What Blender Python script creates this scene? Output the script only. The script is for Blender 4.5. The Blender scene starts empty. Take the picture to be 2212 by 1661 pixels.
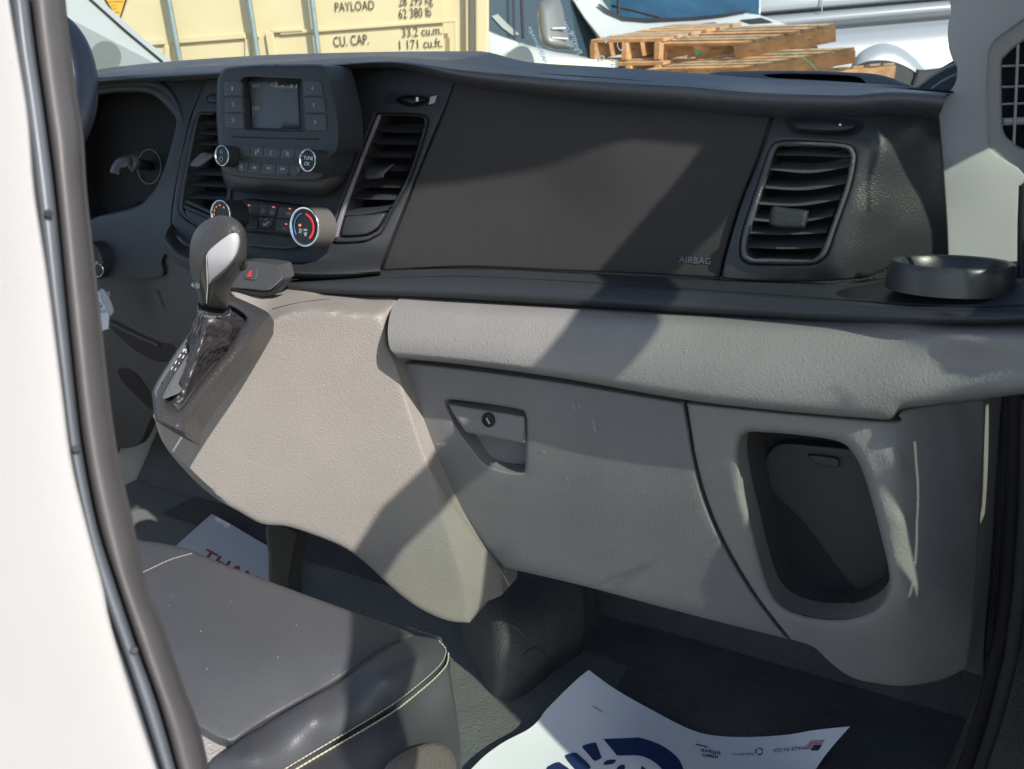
import bpy, bmesh, math, random
import numpy as np
from math import radians, sin, cos, pi
from mathutils import Vector
from mathutils.geometry import delaunay_2d_cdt
random.seed(3); rng = np.random.default_rng(3)
SC = bpy.context.scene; COL = SC.collection

# ------------------------------------------------------------------ camera
W, H, F = 2212., 1661., 1600.
CAM = np.array([0, 0, 1.5]); YAW, PITCH, ROLL = map(radians, (30, 20, 3))
FW = np.array([-sin(YAW)*cos(PITCH), cos(YAW)*cos(PITCH), -sin(PITCH)])
_rt = np.array([cos(YAW), sin(YAW), 0.]); _up = np.cross(_rt, FW)
RT = _rt*cos(ROLL)-_up*sin(ROLL); UP = _up*cos(ROLL)+_rt*sin(ROLL)
cd = bpy.data.cameras.new('camera'); cam = bpy.data.objects.new('camera', cd); COL.objects.link(cam); SC.camera = cam
from mathutils import Matrix
M = Matrix(((RT[0], UP[0], -FW[0], CAM[0]), (RT[1], UP[1], -FW[1], CAM[1]), (RT[2], UP[2], -FW[2], CAM[2]), (0, 0, 0, 1)))
cam.matrix_world = M
cd.sensor_width = 36; cd.lens = F/W*36; cd.clip_start = .02; cd.clip_end = 500
cd.dof.use_dof = True; cd.dof.focus_distance = 1.0; cd.dof.aperture_fstop = 10.0
# ------------------------------------------------------------------ light
SAZ, SEL = radians(-20), radians(38)
SUN = np.array([cos(SAZ)*cos(SEL), sin(SAZ)*cos(SEL), sin(SEL)])
wd = bpy.data.worlds.new("World"); SC.world = wd; wd.use_nodes = True
nt = wd.node_tree; sky = nt.nodes.new('ShaderNodeTexSky'); sky.sky_type = 'NISHITA'; sky.sun_disc = False
sky.sun_elevation = SEL; sky.sun_rotation = math.atan2(SUN[0], SUN[1])
nt.links.new(sky.outputs[0], nt.nodes['Background'].inputs[0]); nt.nodes['Background'].inputs[1].default_value = .14
sd = bpy.data.lights.new('sun', 'SUN'); sd.energy = 4.2; sd.angle = radians(.53); sd.color = (1, .955, .89)
so = bpy.data.objects.new('sun', sd); COL.objects.link(so); so.location = (3, -2, 5)
so.rotation_euler = Vector(SUN).to_track_quat('Z', 'Y').to_euler()
SC.view_settings.view_transform = 'Standard'; SC.view_settings.look = 'None'; SC.view_settings.gamma = 1
SC.view_settings.exposure = .5
SC.cycles.max_bounces = 8; SC.cycles.diffuse_bounces = 5; SC.cycles.transparent_max_bounces = 16

# ------------------------------------------------------------------ geometry helpers
def ray(px, py): return FW+RT*((px-W/2)/F)-UP*((py-H/2)/F)
def P3(px, py, v, ax='y'):
    d = ray(px, py)
    if ax == 'd': return CAM+d*v
    k = 'xyz'.index(ax); return CAM+d*((v-CAM[k])/d[k])
def proj(P):
    d = np.asarray(P)-CAM; z = d@FW
    return np.array([W/2+F*(d@RT)/z, H/2-F*(d@UP)/z, z])
class Surf:
    """smooth surface in space through a few control points"""
    def __init__(s, ctrl, lam=0.):
        p = []
        for c in ctrl:
            if isinstance(c[0], str): q = proj(c[1:])
            else: q = proj(P3(*c))
            p.append(q)
        p = np.array(p); s.c = p[:, :2]/1000; w = 1/p[:, 2]; n = len(p)
        s.n = n
        if n < 5:
            A = np.c_[np.ones(n), s.c]; s.a = np.linalg.lstsq(A, w, rcond=None)[0]; s.w = None
        else:
            r = np.linalg.norm(s.c[:, None]-s.c[None], axis=2); K = s.k(r)+lam*np.eye(n)
            Q = np.c_[np.ones(n), s.c]; A = np.block([[K, Q], [Q.T, np.zeros((3, 3))]])
            x = np.linalg.lstsq(A, np.r_[w, 0, 0, 0], rcond=None)[0]; s.w = x[:n]; s.a = x[n:]
    @staticmethod
    def k(r): return np.where(r > 1e-9, r*r*np.log(np.maximum(r, 1e-9)), 0)
    def depth(s, xy):
        q = np.atleast_2d(xy)/1000; w = s.a[0]+q@s.a[1:]
        if s.w is not None: w = w+s.k(np.linalg.norm(q[:, None]-s.c[None], axis=2))@s.w
        return 1/w
    def P(s, xy, off=0.):
        xy = np.atleast_2d(np.asarray(xy, float)); d = s.depth(xy)-off
        return CAM+(FW+RT*((xy[:, :1]-W/2)/F)-UP*((xy[:, 1:2]-H/2)/F))*d[:, None] if np.ndim(d) else None
def cr(pts, n=6, closed=False):
    """Catmull-Rom through points; a repeated point is a corner"""
    p = np.array(pts, float); N = len(p); out = []
    for i in range(N if closed else N-1):
        if closed: a, b, c, d = p[i-1], p[i], p[(i+1) % N], p[(i+2) % N]
        else: a, b, c, d = p[max(i-1, 0)], p[i], p[i+1], p[min(i+2, N-1)]
        if np.allclose(b, c): continue
        for j in range(n):
            t = j/n
            out.append(.5*((2*b)+(c-a)*t+(2*a-5*b+4*c-d)*t*t+(3*b-a-3*c+d)*t**3))
    if not closed: out.append(p[-1])
    return np.array(out)
def resamp(p, n):
    p = np.array(p, float); s = np.r_[0, np.cumsum(np.linalg.norm(np.diff(p[:, :2], axis=0), axis=1))]
    t = np.linspace(0, s[-1], n); return np.array([np.interp(t, s, p[:, k]) for k in range(p.shape[1])]).T
def dens(p, step):
    out = []
    N = len(p)
    for i in range(N):
        a, b = p[i], p[(i+1) % N]; m = max(1, int(np.ceil(np.linalg.norm(b-a)/step)))
        for j in range(m): out.append(a+(b-a)*j/m)
    out = np.array(out); keep = np.linalg.norm(out-np.roll(out, 1, 0), axis=1) > .05
    return out[keep]
def inside(q, poly):
    x, y = q[:, 0], q[:, 1]; r = np.zeros(len(q), bool); a = poly; b = np.roll(poly, -1, 0)
    for (x1, y1), (x2, y2) in zip(a, b):
        if y1 == y2: continue
        r ^= ((y1 > y) != (y2 > y)) & (x < (x2-x1)*(y-y1)/(y2-y1)+x1)
    return r
def sdist(q, poly):
    a = poly; b = np.roll(poly, -1, 0); ab = b-a; L = (ab**2).sum(1)+1e-12; d = np.full(len(q), 1e9)
    for i in range(0, len(q), 400):
        qq = q[i:i+400]; t = np.clip(((qq[:, None]-a)*ab).sum(2)/L, 0, 1)
        d[i:i+400] = np.linalg.norm(qq[:, None]-(a+ab*t[..., None]), axis=2).min(1)
    return d
def orient(p):
    A = (p[:, 0]*np.roll(p[:, 1], -1)-np.roll(p[:, 0], -1)*p[:, 1]).sum(); return p if A > 0 else p[::-1]
def tri(outer, holes=(), step=10, ins=(), hole_ins=()):
    outer = orient(outer); holes = [orient(h)[::-1] for h in holes]
    V = [outer]+list(holes); edges = []; k = 0
    for l in V:
        n = len(l); edges += [(k+i, k+(i+1) % n) for i in range(n)]; k += n
    lo, hi = outer.min(0), outer.max(0)
    xs = np.arange(lo[0], hi[0]+step, step); ys = np.arange(lo[1], hi[1]+step, step*.866)
    g = np.array([(x+(step/2 if j % 2 else 0), y) for j, y in enumerate(ys) for x in xs])
    allb = V; mind = (max(ins) if ins else 0)+step*.55
    def ok(q, dm):
        m = inside(q, outer)
        for h in holes: m &= ~inside(q, h)
        q = q[m]
        if len(q) == 0: return q
        d = np.min([sdist(q, l) for l in allb], axis=0); return q[d > dm]
    P = [ok(g, mind)]
    for li, l in enumerate(allb):
        I = ins if li == 0 else hole_ins
        t = np.roll(l, -1, 0)-np.roll(l, 1, 0); t /= np.linalg.norm(t, axis=1)[:, None]+1e-9; nn = np.c_[-t[:, 1], t[:, 0]]
        for r in I: P.append(ok(l+nn*r, r*.85))
    pts = np.vstack(V+[p for p in P if len(p)])
    vo, _, fo, _, _, _ = delaunay_2d_cdt([Vector(p) for p in pts], edges, [], 0, 1e-4)
    vo = np.array([tuple(v) for v in vo]); fo = np.array([f for f in fo if len(f) == 3])
    c = vo[fo].mean(1); m = inside(c, outer)
    for h in holes: m &= ~inside(c, h)
    return vo, fo[m], V
def root_loc(o):
    l = np.zeros(3)
    while o is not None: l = l+np.array(o.location); o = o.parent
    return l
def mk(name, verts, faces, mat, parent=None, smooth=True, mats=None, midx=None):
    verts = np.asarray(verts, float)-root_loc(parent)
    me = bpy.data.meshes.new(name); me.from_pydata([tuple(v) for v in verts], [], [tuple(int(i) for i in f) for f in faces])
    for m in (mats or [mat]): me.materials.append(m)
    if midx is not None: me.polygons.foreach_set('material_index', np.asarray(midx, np.int32))
    me.validate(); me.update()
    if smooth:
        me.polygons.foreach_set('use_smooth', [True]*len(me.polygons))
        if smooth != 'all': me.set_sharp_from_angle(angle=radians(40))
    o = bpy.data.objects.new(name, me); COL.objects.link(o); o.parent = parent
    return o
def tag(o, label=None, cat=None, group=None, kind=None):
    for k, v in (('label', label), ('category', cat), ('group', group), ('kind', kind)):
        if v: o[k] = v
    return o
def thing(name, loc, label, cat, group=None):
    o = bpy.data.objects.new(name, None); COL.objects.link(o); o.location = loc; o.empty_display_size = .1
    return tag(o, label, cat, group)
def prof(dist, r): t = np.clip(dist/r, 0, 1); return 1-np.sqrt(np.maximum(0, 1-(1-t)**2))
def panel(name, out, S, mat, parent=None, holes=(), step=12, edge=None, hedge=None, thick=.012, back=(0, 1, 0),
          hdepth=.0, hback=None, off=0., smooth_n=5, closed_back=False, curve=True):
    """a moulded panel: outline and openings traced, lying on surface S, rounded edges and real thickness"""
    if not isinstance(S, Surf): S = Surf(S)
    f = (lambda p: dens(cr(p, smooth_n, True), step)) if curve else (lambda p: dens(np.array(p, float), step))
    o = f(out); hs = [f(h) for h in holes]
    ins = [edge[0]*k for k in (.12, .35, .65, 1)] if edge else []
    hins = [hedge[0]*k for k in (.12, .35, .65, 1)] if hedge else []
    v, fc, V = tri(o, hs, step, ins, hins)
    offs = np.full(len(v), off, float)
    if edge: offs -= edge[1]*prof(sdist(v, V[0]), edge[0])
    if hedge:
        for h in V[1:]: offs -= hedge[1]*prof(sdist(v, h), hedge[0])
    P = S.P(v)+0; d = ray_n(v)*offs[:, None]; P = P-d
    verts = [P]; faces = [tuple(f) for f in fc]
    # face winding towards the camera
    a, b, c = P[fc[0][0]], P[fc[0][1]], P[fc[0][2]]
    flip = np.cross(b-a, c-a)@(a-CAM) > 0
    if flip: faces = [f[::-1] for f in faces]
    base = len(P); n0 = 0
    for li, l in enumerate(V):
        n = len(l); idx = []
        for q in l:
            idx.append(int(np.argmin(((v-q)**2).sum(1))))
        t = thick if li == 0 else hdepth
        bk = np.array(back if li == 0 or hback is None else hback, float)
        if t > 0:
            verts.append(P[idx]+bk/np.linalg.norm(bk)*t)
            for i in range(n):
                j = (i+1) % n; q = (idx[i], idx[j], base+j, base+i)
                if len(set(q)) == 4: faces.append(q[::-1] if flip else q)
            base += n
    # outer loop orientation makes skirts face outwards
    return mk(name, np.vstack(verts), faces, mat, parent)
def ray_n(v):
    r = FW+RT*((v[:, :1]-W/2)/F)-UP*((v[:, 1:2]-H/2)/F); return r
def blob(name, out, S, T, R, mat, parent=None, step=8, flat=1., Tb=None):
    """inflated solid with the traced outline: half thickness T metres, rounding radius R pixels"""
    if not isinstance(S, Surf): S = Surf(S)
    o = dens(cr(out, 5, True), step); v, fc, V = tri(o, (), step, [R*k for k in (.06, .2, .45, .75)])
    h = (1-prof(sdist(v, V[0]), R)); r = ray_n(v); P = S.P(v)
    A = P-r*(T*h)[:, None]; B = P+r*((Tb or T)*h)[:, None]
    a, b, c = A[fc[0][0]], A[fc[0][1]], A[fc[0][2]]
    fl = np.cross(b-a, c-a)@(a-CAM) > 0; n = len(v)
    f1 = [tuple(f[::-1]) if fl else tuple(f) for f in fc]; f2 = [tuple(i+n for i in f[::-1]) for f in f1]
    o = mk(name, np.vstack([A, B]), f1+f2, mat, parent, smooth='all')
    bm = bmesh.new(); bm.from_mesh(o.data); bmesh.ops.remove_doubles(bm, verts=bm.verts, dist=1e-5); bm.to_mesh(o.data); bm.free()
    return o
def grid(name, G, mat, parent=None, cu=False, cv=False, caps=False, smooth=True):
    G = np.asarray(G); a, b = G.shape[:2]; F_ = []
    for i in range(a if cu else a-1):
        for j in range(b if cv else b-1):
            F_.append((i*b+j, i*b+(j+1) % b, ((i+1) % a)*b+(j+1) % b, ((i+1) % a)*b+j))
    if caps: F_ += [tuple(range(b))[::-1], tuple((a-1)*b+j for j in range(b))]
    o = mk(name, G.reshape(-1, 3), F_, mat, parent, smooth)
    return o
def loft(name, curves, mat, parent=None, n=60, m=6, crn=6, thick=0):
    """surface lofted smoothly through curves of (px,py,Y)"""
    C3 = []
    for c in curves:
        c = [tuple(q) for q in c]; ax = [q[3] if len(q) > 3 else 'y' for q in c]
        p = np.array([P3(q[0], q[1], q[2], a) for q, a in zip(c, ax)])
        pp = cr(p, crn) if len(p) > 2 else p
        s = np.r_[0, np.cumsum(np.linalg.norm(np.diff(pp, axis=0), axis=1))]; t = np.linspace(0, s[-1], n)
        C3.append(np.array([np.interp(t, s, pp[:, k]) for k in range(3)]).T)
    C3 = np.array(C3)
    if len(C3) > 2: G = np.array([cr(C3[:, j], m) for j in range(n)]).transpose(1, 0, 2)
    else: G = C3
    return grid(name, G, mat, parent)
def tube(name, pts, r, mat, parent=None, seg=10, closed=False, flat=None, caps=True):
    p = np.asarray(pts, float); n = len(p); r = np.full(n, r) if np.ndim(r) == 0 else np.asarray(r)
    t = np.gradient(p, axis=0)
    if closed: t = np.roll(p, -1, 0)-np.roll(p, 1, 0)
    t /= np.linalg.norm(t, axis=1)[:, None]+1e-12
    up = np.array([0, 0, 1.]) if abs(t[0][2]) < .9 else np.array([0, 1., 0]); u = np.cross(t[0], up); G = []
    for i in range(n):
        u = u-t[i]*(u@t[i]); u /= np.linalg.norm(u); w = np.cross(t[i], u)
        a = np.arange(seg)/seg*2*pi; f = flat or 1
        G.append(p[i]+r[i]*(np.cos(a)[:, None]*u+np.sin(a)[:, None]*w*f))
    return grid(name, np.array(G), mat, parent, cu=closed, cv=True, caps=caps and not closed)
def lathe(name, c, axis, pr, mat, parent=None, seg=40, mats=None, mi=None, squash=1.):
    """pr: list of (radius, height along axis); mi: material per ring"""
    c = np.asarray(c, float); ax = np.asarray(axis, float); ax /= np.linalg.norm(ax)
    u = np.cross(ax, [0, 0, 1.]) if abs(ax[2]) < .9 else np.cross(ax, [0, 1., 0]); u /= np.linalg.norm(u); w = np.cross(ax, u)
    a = np.arange(seg)/seg*2*pi; V = []
    for r, h in pr: V.append(c+ax*h+max(r, 1e-5)*(np.cos(a)[:, None]*u+np.sin(a)[:, None]*w*squash))
    V = np.array(V); F_ = []; MI = []
    for i in range(len(pr)-1):
        for j in range(seg):
            F_.append((i*seg+j, (i+1)*seg+j, (i+1)*seg+(j+1) % seg, i*seg+(j+1) % seg)); MI.append(mi[i] if mi else 0)
    return mk(name, V.reshape(-1, 3), F_, mat, parent, True, mats, MI if mats else None)
def box(name, c, ux, uy, uz, sx, sy, sz, mat, parent=None, bev=0.):
    c = np.asarray(c, float); v = []
    for i in (-1, 1):
        for j in (-1, 1):
            for k in (-1, 1): v.append(c+np.array(ux)*sx/2*i+np.array(uy)*sy/2*j+np.array(uz)*sz/2*k)
    f = [(0, 1, 3, 2), (4, 6, 7, 5), (0, 4, 5, 1), (2, 3, 7, 6), (0, 2, 6, 4), (1, 5, 7, 3)]
    o = mk(name, v, f, mat, parent, smooth=False)
    if bev:
        bm = bmesh.new(); bm.from_mesh(o.data); bmesh.ops.bevel(bm, geom=bm.edges, offset=bev, segments=2, affect='EDGES', profile=.5); bm.to_mesh(o.data); bm.free()
    return o
def merge(name, objs, parent=None, mats=None):
    """several builder results become one mesh"""
    V = []; F_ = []; MI = []; ms = []; k = 0; sm = []
    for o in objs:
        me = o.data; l = root_loc(o.parent)
        V += [np.array(v.co)+l for v in me.vertices]
        for p in me.polygons:
            F_.append([i+k for i in p.vertices]); m = me.materials[p.material_index]
            if m not in ms: ms.append(m)
            MI.append(ms.index(m)); sm.append(p.use_smooth)
        k += len(me.vertices)
    for o in objs: bpy.data.objects.remove(o)
    r = mk(name, np.array(V), F_, None, parent, False, ms, MI)
    r.data.polygons.foreach_set('use_smooth', sm); r.data.set_sharp_from_angle(angle=radians(40))
    return r
def decal(name, polys, S, mat, parent=None, off=.0006, curve=False):
    """thin printed marks lying on surface S"""
    if not isinstance(S, Surf): S = Surf(S)
    V = []; F_ = []; k = 0
    for p in polys:
        p = cr(p, 5, True) if curve else np.array(p, float)
        v, f, _ = tri(dens(p, 8), (), 8); Q = S.P(v, off)
        a, b, c = Q[f[0][0]], Q[f[0][1]], Q[f[0][2]]
        if np.cross(b-a, c-a)@(a-CAM) > 0: f = f[:, ::-1]
        V.append(Q); F_ += [tuple(i+k for i in q) for q in f]; k += len(Q)
    return mk(name, np.vstack(V), F_, mat, parent, smooth=False)
def text(name, s, p0, p1, h, S, mat, parent=None, off=.0006, up=None, bold=0., mirror=False):
    """lettering: baseline from p0 to p1 (traced), height h, lying on surface S"""
    if not isinstance(S, Surf): S = Surf(S)
    cu = bpy.data.curves.new('t', 'FONT'); cu.body = s; cu.resolution_u = 3; cu.offset = bold
    o = bpy.data.objects.new('t', cu); COL.objects.link(o)
    me = bpy.data.meshes.new_from_object(o.evaluated_get(bpy.context.evaluated_depsgraph_get()))
    bpy.data.objects.remove(o)
    v = np.array([tuple(x.co) for x in me.vertices])[:, :2]; f = [tuple(p.vertices) for p in me.polygons]
    w = v[:, 0].max()-v[:, 0].min(); x = (v[:, 0]-v[:, 0].min())/w; y = v[:, 1]/.70
    if mirror: x = 1-x
    p0 = np.array(p0, float); p1 = np.array(p1, float); d = p1-p0
    if up is None: u = np.array([d[1], -d[0]]); u = u/np.linalg.norm(u)
    else: u = np.array(up, float)/np.linalg.norm(up)
    q = p0+x[:, None]*d+y[:, None]*u*h
    return mk(name, S.P(q, off), f, mat, parent, smooth=False)

def quads(name, polys, S, m, parent, off):
    V = S.P(np.array([p for q in polys for p in q]), off); return mk(name, V, [tuple(range(4*i, 4*i+4)) for i in range(len(polys))], m, parent, smooth=False)
# ------------------------------------------------------------------ materials
def lin(c): c = np.array(c)/255.; return tuple(np.where(c <= .04045, c/12.92, ((c+.055)/1.055)**2.4))
def mat(name, col, rough=.5, bump=None, spec=.5, metal=0., var=0., coat=0., emit=None, weave=None, vscale=6., dirt=None, soft=None):
    m = bpy.data.materials.new(name); m.use_nodes = True; N = m.node_tree.nodes; L = m.node_tree.links; b = N['Principled BSDF']
    col = lin(col) if max(col) > 1 else tuple(col)
    b.inputs['Base Color'].default_value = (*col, 1); b.inputs['Roughness'].default_value = rough
    b.inputs['Specular IOR Level'].default_value = spec; b.inputs['Metallic'].default_value = metal
    b.inputs['Coat Weight'].default_value = coat; b.inputs['Coat Roughness'].default_value = .08
    tc = N.new('ShaderNodeTexCoord')
    if var or dirt:
        n = N.new('ShaderNodeTexNoise'); n.inputs['Scale'].default_value = vscale; n.inputs['Detail'].default_value = 8; n.inputs['Roughness'].default_value = .65
        L.new(tc.outputs['Object'], n.inputs['Vector'])
        r = N.new('ShaderNodeMapRange'); r.inputs[1].default_value = .3; r.inputs[2].default_value = .7; r.inputs[3].default_value = 1-var; r.inputs[4].default_value = 1+var
        L.new(n.outputs[0], r.inputs[0]); mx = N.new('ShaderNodeVectorMath'); mx.operation = 'SCALE'; mx.inputs[0].default_value = col
        L.new(r.outputs[0], mx.inputs['Scale']); last = mx.outputs[0]
        if dirt:
            n2 = N.new('ShaderNodeTexNoise'); n2.inputs['Scale'].default_value = dirt[0]; n2.inputs['Detail'].default_value = 6
            mp = N.new('ShaderNodeMapping'); mp.inputs['Scale'].default_value = dirt[3] if len(dirt) > 3 else (1, 1, 1)
            L.new(tc.outputs['Object'], mp.inputs[0]); L.new(mp.outputs[0], n2.inputs['Vector'])
            r2 = N.new('ShaderNodeMapRange'); r2.inputs[1].default_value = dirt[1]; r2.inputs[2].default_value = dirt[1]+.06
            L.new(n2.outputs[0], r2.inputs[0]); mi = N.new('ShaderNodeMix'); mi.data_type = 'RGBA'
            L.new(r2.outputs[0], mi.inputs[0]); L.new(last, mi.inputs[6]); mi.inputs[7].default_value = (*dirt[2], 1); last = mi.outputs[2]
        L.new(last, b.inputs['Base Color'])
        rr = N.new('ShaderNodeMapRange'); rr.inputs[1].default_value = .3; rr.inputs[2].default_value = .7; rr.inputs[3].default_value = rough-.05; rr.inputs[4].default_value = min(1, rough+.07)
        L.new(n.outputs[0], rr.inputs[0]); L.new(rr.outputs[0], b.inputs['Roughness'])
    if bump:
        bt = N.new('ShaderNodeBump'); bt.inputs['Strength'].default_value = bump[1]; bt.inputs['Distance'].default_value = bump[2]
        if weave:
            wv = N.new('ShaderNodeTexWave'); wv.inputs['Scale'].default_value = bump[0]; wv.bands_direction = 'DIAGONAL'
            w2 = N.new('ShaderNodeTexWave'); w2.inputs['Scale'].default_value = bump[0]; w2.bands_direction = 'Z'
            L.new(tc.outputs['Object'], wv.inputs['Vector']); L.new(tc.outputs['Object'], w2.inputs['Vector'])
            ad = N.new('ShaderNodeMath'); ad.operation = 'MULTIPLY'; L.new(wv.outputs[1], ad.inputs[0]); L.new(w2.outputs[1], ad.inputs[1]); L.new(ad.outputs[0], bt.inputs['Height'])
        else:
            v = N.new('ShaderNodeTexVoronoi'); v.inputs['Scale'].default_value = bump[0]; v.feature = 'SMOOTH_F1'
            n3 = N.new('ShaderNodeTexNoise'); n3.inputs['Scale'].default_value = bump[0]*.5; n3.inputs['Detail'].default_value = 3
            L.new(tc.outputs['Object'], n3.inputs['Vector']); L.new(tc.outputs['Object'], v.inputs['Vector'])
            ad = N.new('ShaderNodeMath'); L.new(v.outputs[0], ad.inputs[0]); L.new(n3.outputs[0], ad.inputs[1]); L.new(ad.outputs[0], bt.inputs['Height'])
        if soft:
            b2 = N.new('ShaderNodeBump'); b2.inputs['Strength'].default_value = 1; b2.inputs['Distance'].default_value = soft[1]
            n4 = N.new('ShaderNodeTexNoise'); n4.inputs['Scale'].default_value = soft[0]; n4.inputs['Detail'].default_value = 2; n4.inputs['Distortion'].default_value = .6
            L.new(tc.outputs['Object'], n4.inputs['Vector']); L.new(n4.outputs[0], b2.inputs['Height']); L.new(b2.outputs[0], bt.inputs['Normal'])
        L.new(bt.outputs[0], b.inputs['Normal'])
    if emit:
        b.inputs['Emission Color'].default_value = (*lin(emit[0]), 1); b.inputs['Emission Strength'].default_value = emit[1]
    return m
def glass_mat(name, tint, refl=.08, rough=.0, dust=0.):
    m = bpy.data.materials.new(name); m.use_nodes = True; N = m.node_tree.nodes; L = m.node_tree.links; N.clear()
    o = N.new('ShaderNodeOutputMaterial'); t = N.new('ShaderNodeBsdfTransparent'); t.inputs[0].default_value = (*tint, 1)
    g = N.new('ShaderNodeBsdfGlossy'); g.inputs['Roughness'].default_value = rough; fr = N.new('ShaderNodeFresnel'); fr.inputs[0].default_value = 1.45
    mx = N.new('ShaderNodeMixShader'); L.new(fr.outputs[0], mx.inputs[0]); L.new(t.outputs[0], mx.inputs[1]); L.new(g.outputs[0], mx.inputs[2])
    L.new(mx.outputs[0], o.inputs[0])
    return m
BLK = mat('black_plastic', (.025, .027, .031), .46, (900, .35, .0012), var=.05)
BLKS = mat('black_soft_top', (.030, .033, .039), .5, (700, .3, .0012), spec=.6, var=.06, vscale=9)
BLKG = mat('black_grained_trim', (.036, .037, .040), .34, (1000, .4, .0007), spec=.6)
ABAG = mat('charcoal_cover', (.051, .048, .047), .6, (1100, .25, .001), spec=.15, var=.07, dirt=(60, .80, (.16, .15, .14)))
TAU = mat('taupe_grained_plastic', (.272, .248, .228), .43, (600, .45, .0012), soft=(6, .0012), spec=.5, var=.05, vscale=10, dirt=(90, .79, (.42, .40, .37)))
TAUD = mat('grey_grained_plastic', (.262, .250, .240), .46, (600, .4, .0011), soft=(6, .0012), spec=.45, var=.06, vscale=10, dirt=(70, .78, (.40, .38, .35)))
GBX = mat('glove_box_plastic', (.215, .208, .208), .5, (600, .4, .0010), soft=(7, .0012), spec=.4, var=.07, vscale=12, dirt=(80, .74, (.34, .32, .29), (1, 1, .25)))
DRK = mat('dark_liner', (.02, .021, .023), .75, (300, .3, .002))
CARP = mat('dark_floor_rubber', (.095, .094, .092), .8, (420, .7, .003), var=.18, vscale=14, spec=.15)
FLR = mat('grained_floor_mat', (.16, .165, .16), .6, spec=.25, bump=(420, .7, .0022), var=.1, vscale=20)
LTH = mat('dark_seat_leather', (.074, .077, .085), .48, (700, .3, .0008), soft=(9, .0022), spec=.5, var=.06, vscale=8, dirt=(160, .80, (.3, .3, .3)))
LTHR = mat('shifter_leather', (.05, .045, .042), .42, (900, .6, .0011), spec=.7)
BOOT = mat('boot_leather', (.035, .032, .034), .4, (160, .7, .004), spec=.6)
STI = mat('cream_thread', (.58, .54, .42), .7)
SIL = mat('satin_silver', (.60, .595, .62), .33, metal=.25, spec=.6)
CHR = mat('chrome', (.8, .8, .82), .12, metal=1.)
GLS = mat('black_gloss', (.008, .008, .009), .14, spec=.3)
BEZ = mat('bezel_grained', (.05, .046, .047), .32, (420, .5, .002), spec=.6)
WHT = mat('white_paint', (.47, .452, .437), .3, coat=.4, var=.02)
SEAL = mat('grey_rubber_seal', (.078, .073, .076), .5, (60, .15, .003), var=.1, vscale=14)
SEALB = mat('blue_grey_painted_seal', (.13, .14, .165), .35, var=.1, vscale=18)
SEALD = mat('dark_rubber', (.012, .01, .014), .6)
PIL = mat('light_grey_weave_trim', (.60, .595, .60), .6, (420, .7, .0015), weave=True)
PILL = mat('pale_grey_trim', (.33, .36, .35), .6, (500, .3, .001))
SCR = mat('lcd_screen', (.075, .08, .085), .22, spec=.6, var=.12, vscale=25)
ICO = mat('icon_print', (.30, .32, .34), .6)
WTX = mat('white_print', (.8, .8, .8), .5)
ORG = mat('orange_lamp', (.7, .25, .12), .5, emit=((255, 120, 60), .45))
RED = mat('red_print', (.75, .03, .05), .5, emit=((255, 30, 50), .06))
BLU = mat('blue_print', (.10, .35, .7), .5, emit=((60, 150, 255), .12))
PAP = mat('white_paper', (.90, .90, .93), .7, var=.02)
NAVY = mat('navy_ink', (.015, .035, .13), .6)
INK = mat('dark_ink', (.04, .04, .09), .7)
RDI = mat('dark_red_ink', (.28, .04, .04), .7)

# ------------------------------------------------------------------ the van's shell
van = thing('van_shell', (-.7, -.3, .6), 'white cargo van cab around the dashboard with open passenger doorway', 'van cab')
def wbox(name, x0, x1, y0, y1, z0, z1, m, parent):
    return box(name, ((x0+x1)/2, (y0+y1)/2, (z0+z1)/2), (1, 0, 0), (0, 1, 0), (0, 0, 1), x1-x0, y1-y0, z1-z0, m, parent)
HEAD = mat('headliner', (.45, .45, .43), .9)
wbox('roof', -1.85, .33, -.35, .62, 2.34, 2.38, HEAD, van)
wbox('firewall', -1.85, .2, 1.42, 1.45, .3, 1.36, DRK, van)
wbox('side_wall', -1.88, -1.85, -1.3, 1.4, .3, 1.45, HEAD, van)
# passenger side: unseen cant rail and windscreen pillar, outline shaped to shade the dash, in the plane x=.30
def side_plate(name, yz, x, t, m, parent, crv=True, holes=()):
    o = orient(dens(np.array(yz, float), .1)*1000); v, fc, V = tri(o, [dens(np.array(h)*1000, 60) for h in holes], 200)
    p = v/1000; n = len(p); me_v = [(x, a, b) for a, b in p]+[(x+t, a, b) for a, b in p]
    f = [tuple(t_) for t_ in fc]+[tuple(i+n for i in t_)[::-1] for t_ in fc]
    for l in V:
        idx = [int(np.argmin(((v-q)**2).sum(1))) for q in l]; m_ = len(idx)
        mid_ = (l+np.roll(l, -1, 0))/2; others = [h for h in V if h is not l]; free = np.ones(m_, bool)
        for h in others:
            if h is V[0]: free &= inside(mid_, h)
            else: free &= ~inside(mid_, h)
        f += [(idx[i], idx[(i+1) % m_], idx[(i+1) % m_]+n, idx[i]+n) for i in range(m_) if idx[i] != idx[(i+1) % m_] and free[i]]
    return mk(name, me_v, f, m, parent, smooth=False)
rail = [(-.45, 2.36), (-.45, 2.27), (.20, 2.265), (.40, 2.27), (.507, 2.24), (.55, 2.159), (.587, 2.093), (.621, 2.031), (.646, 1.985), (.672, 1.91),
        (.705, 1.781), (.700, 1.69), (.684, 1.573), (.574, 1.579), (.556, 1.555), (.53, 1.575), (.47, 1.58), (.44, 1.51), (.44, 1.44), (.551, 1.436), (.52, 1.36), (.50, 1.18),
        (.50, .55), (1.5, .55), (1.5, 1.35), (1.05, 1.6), (.75, 2.36)]
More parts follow.
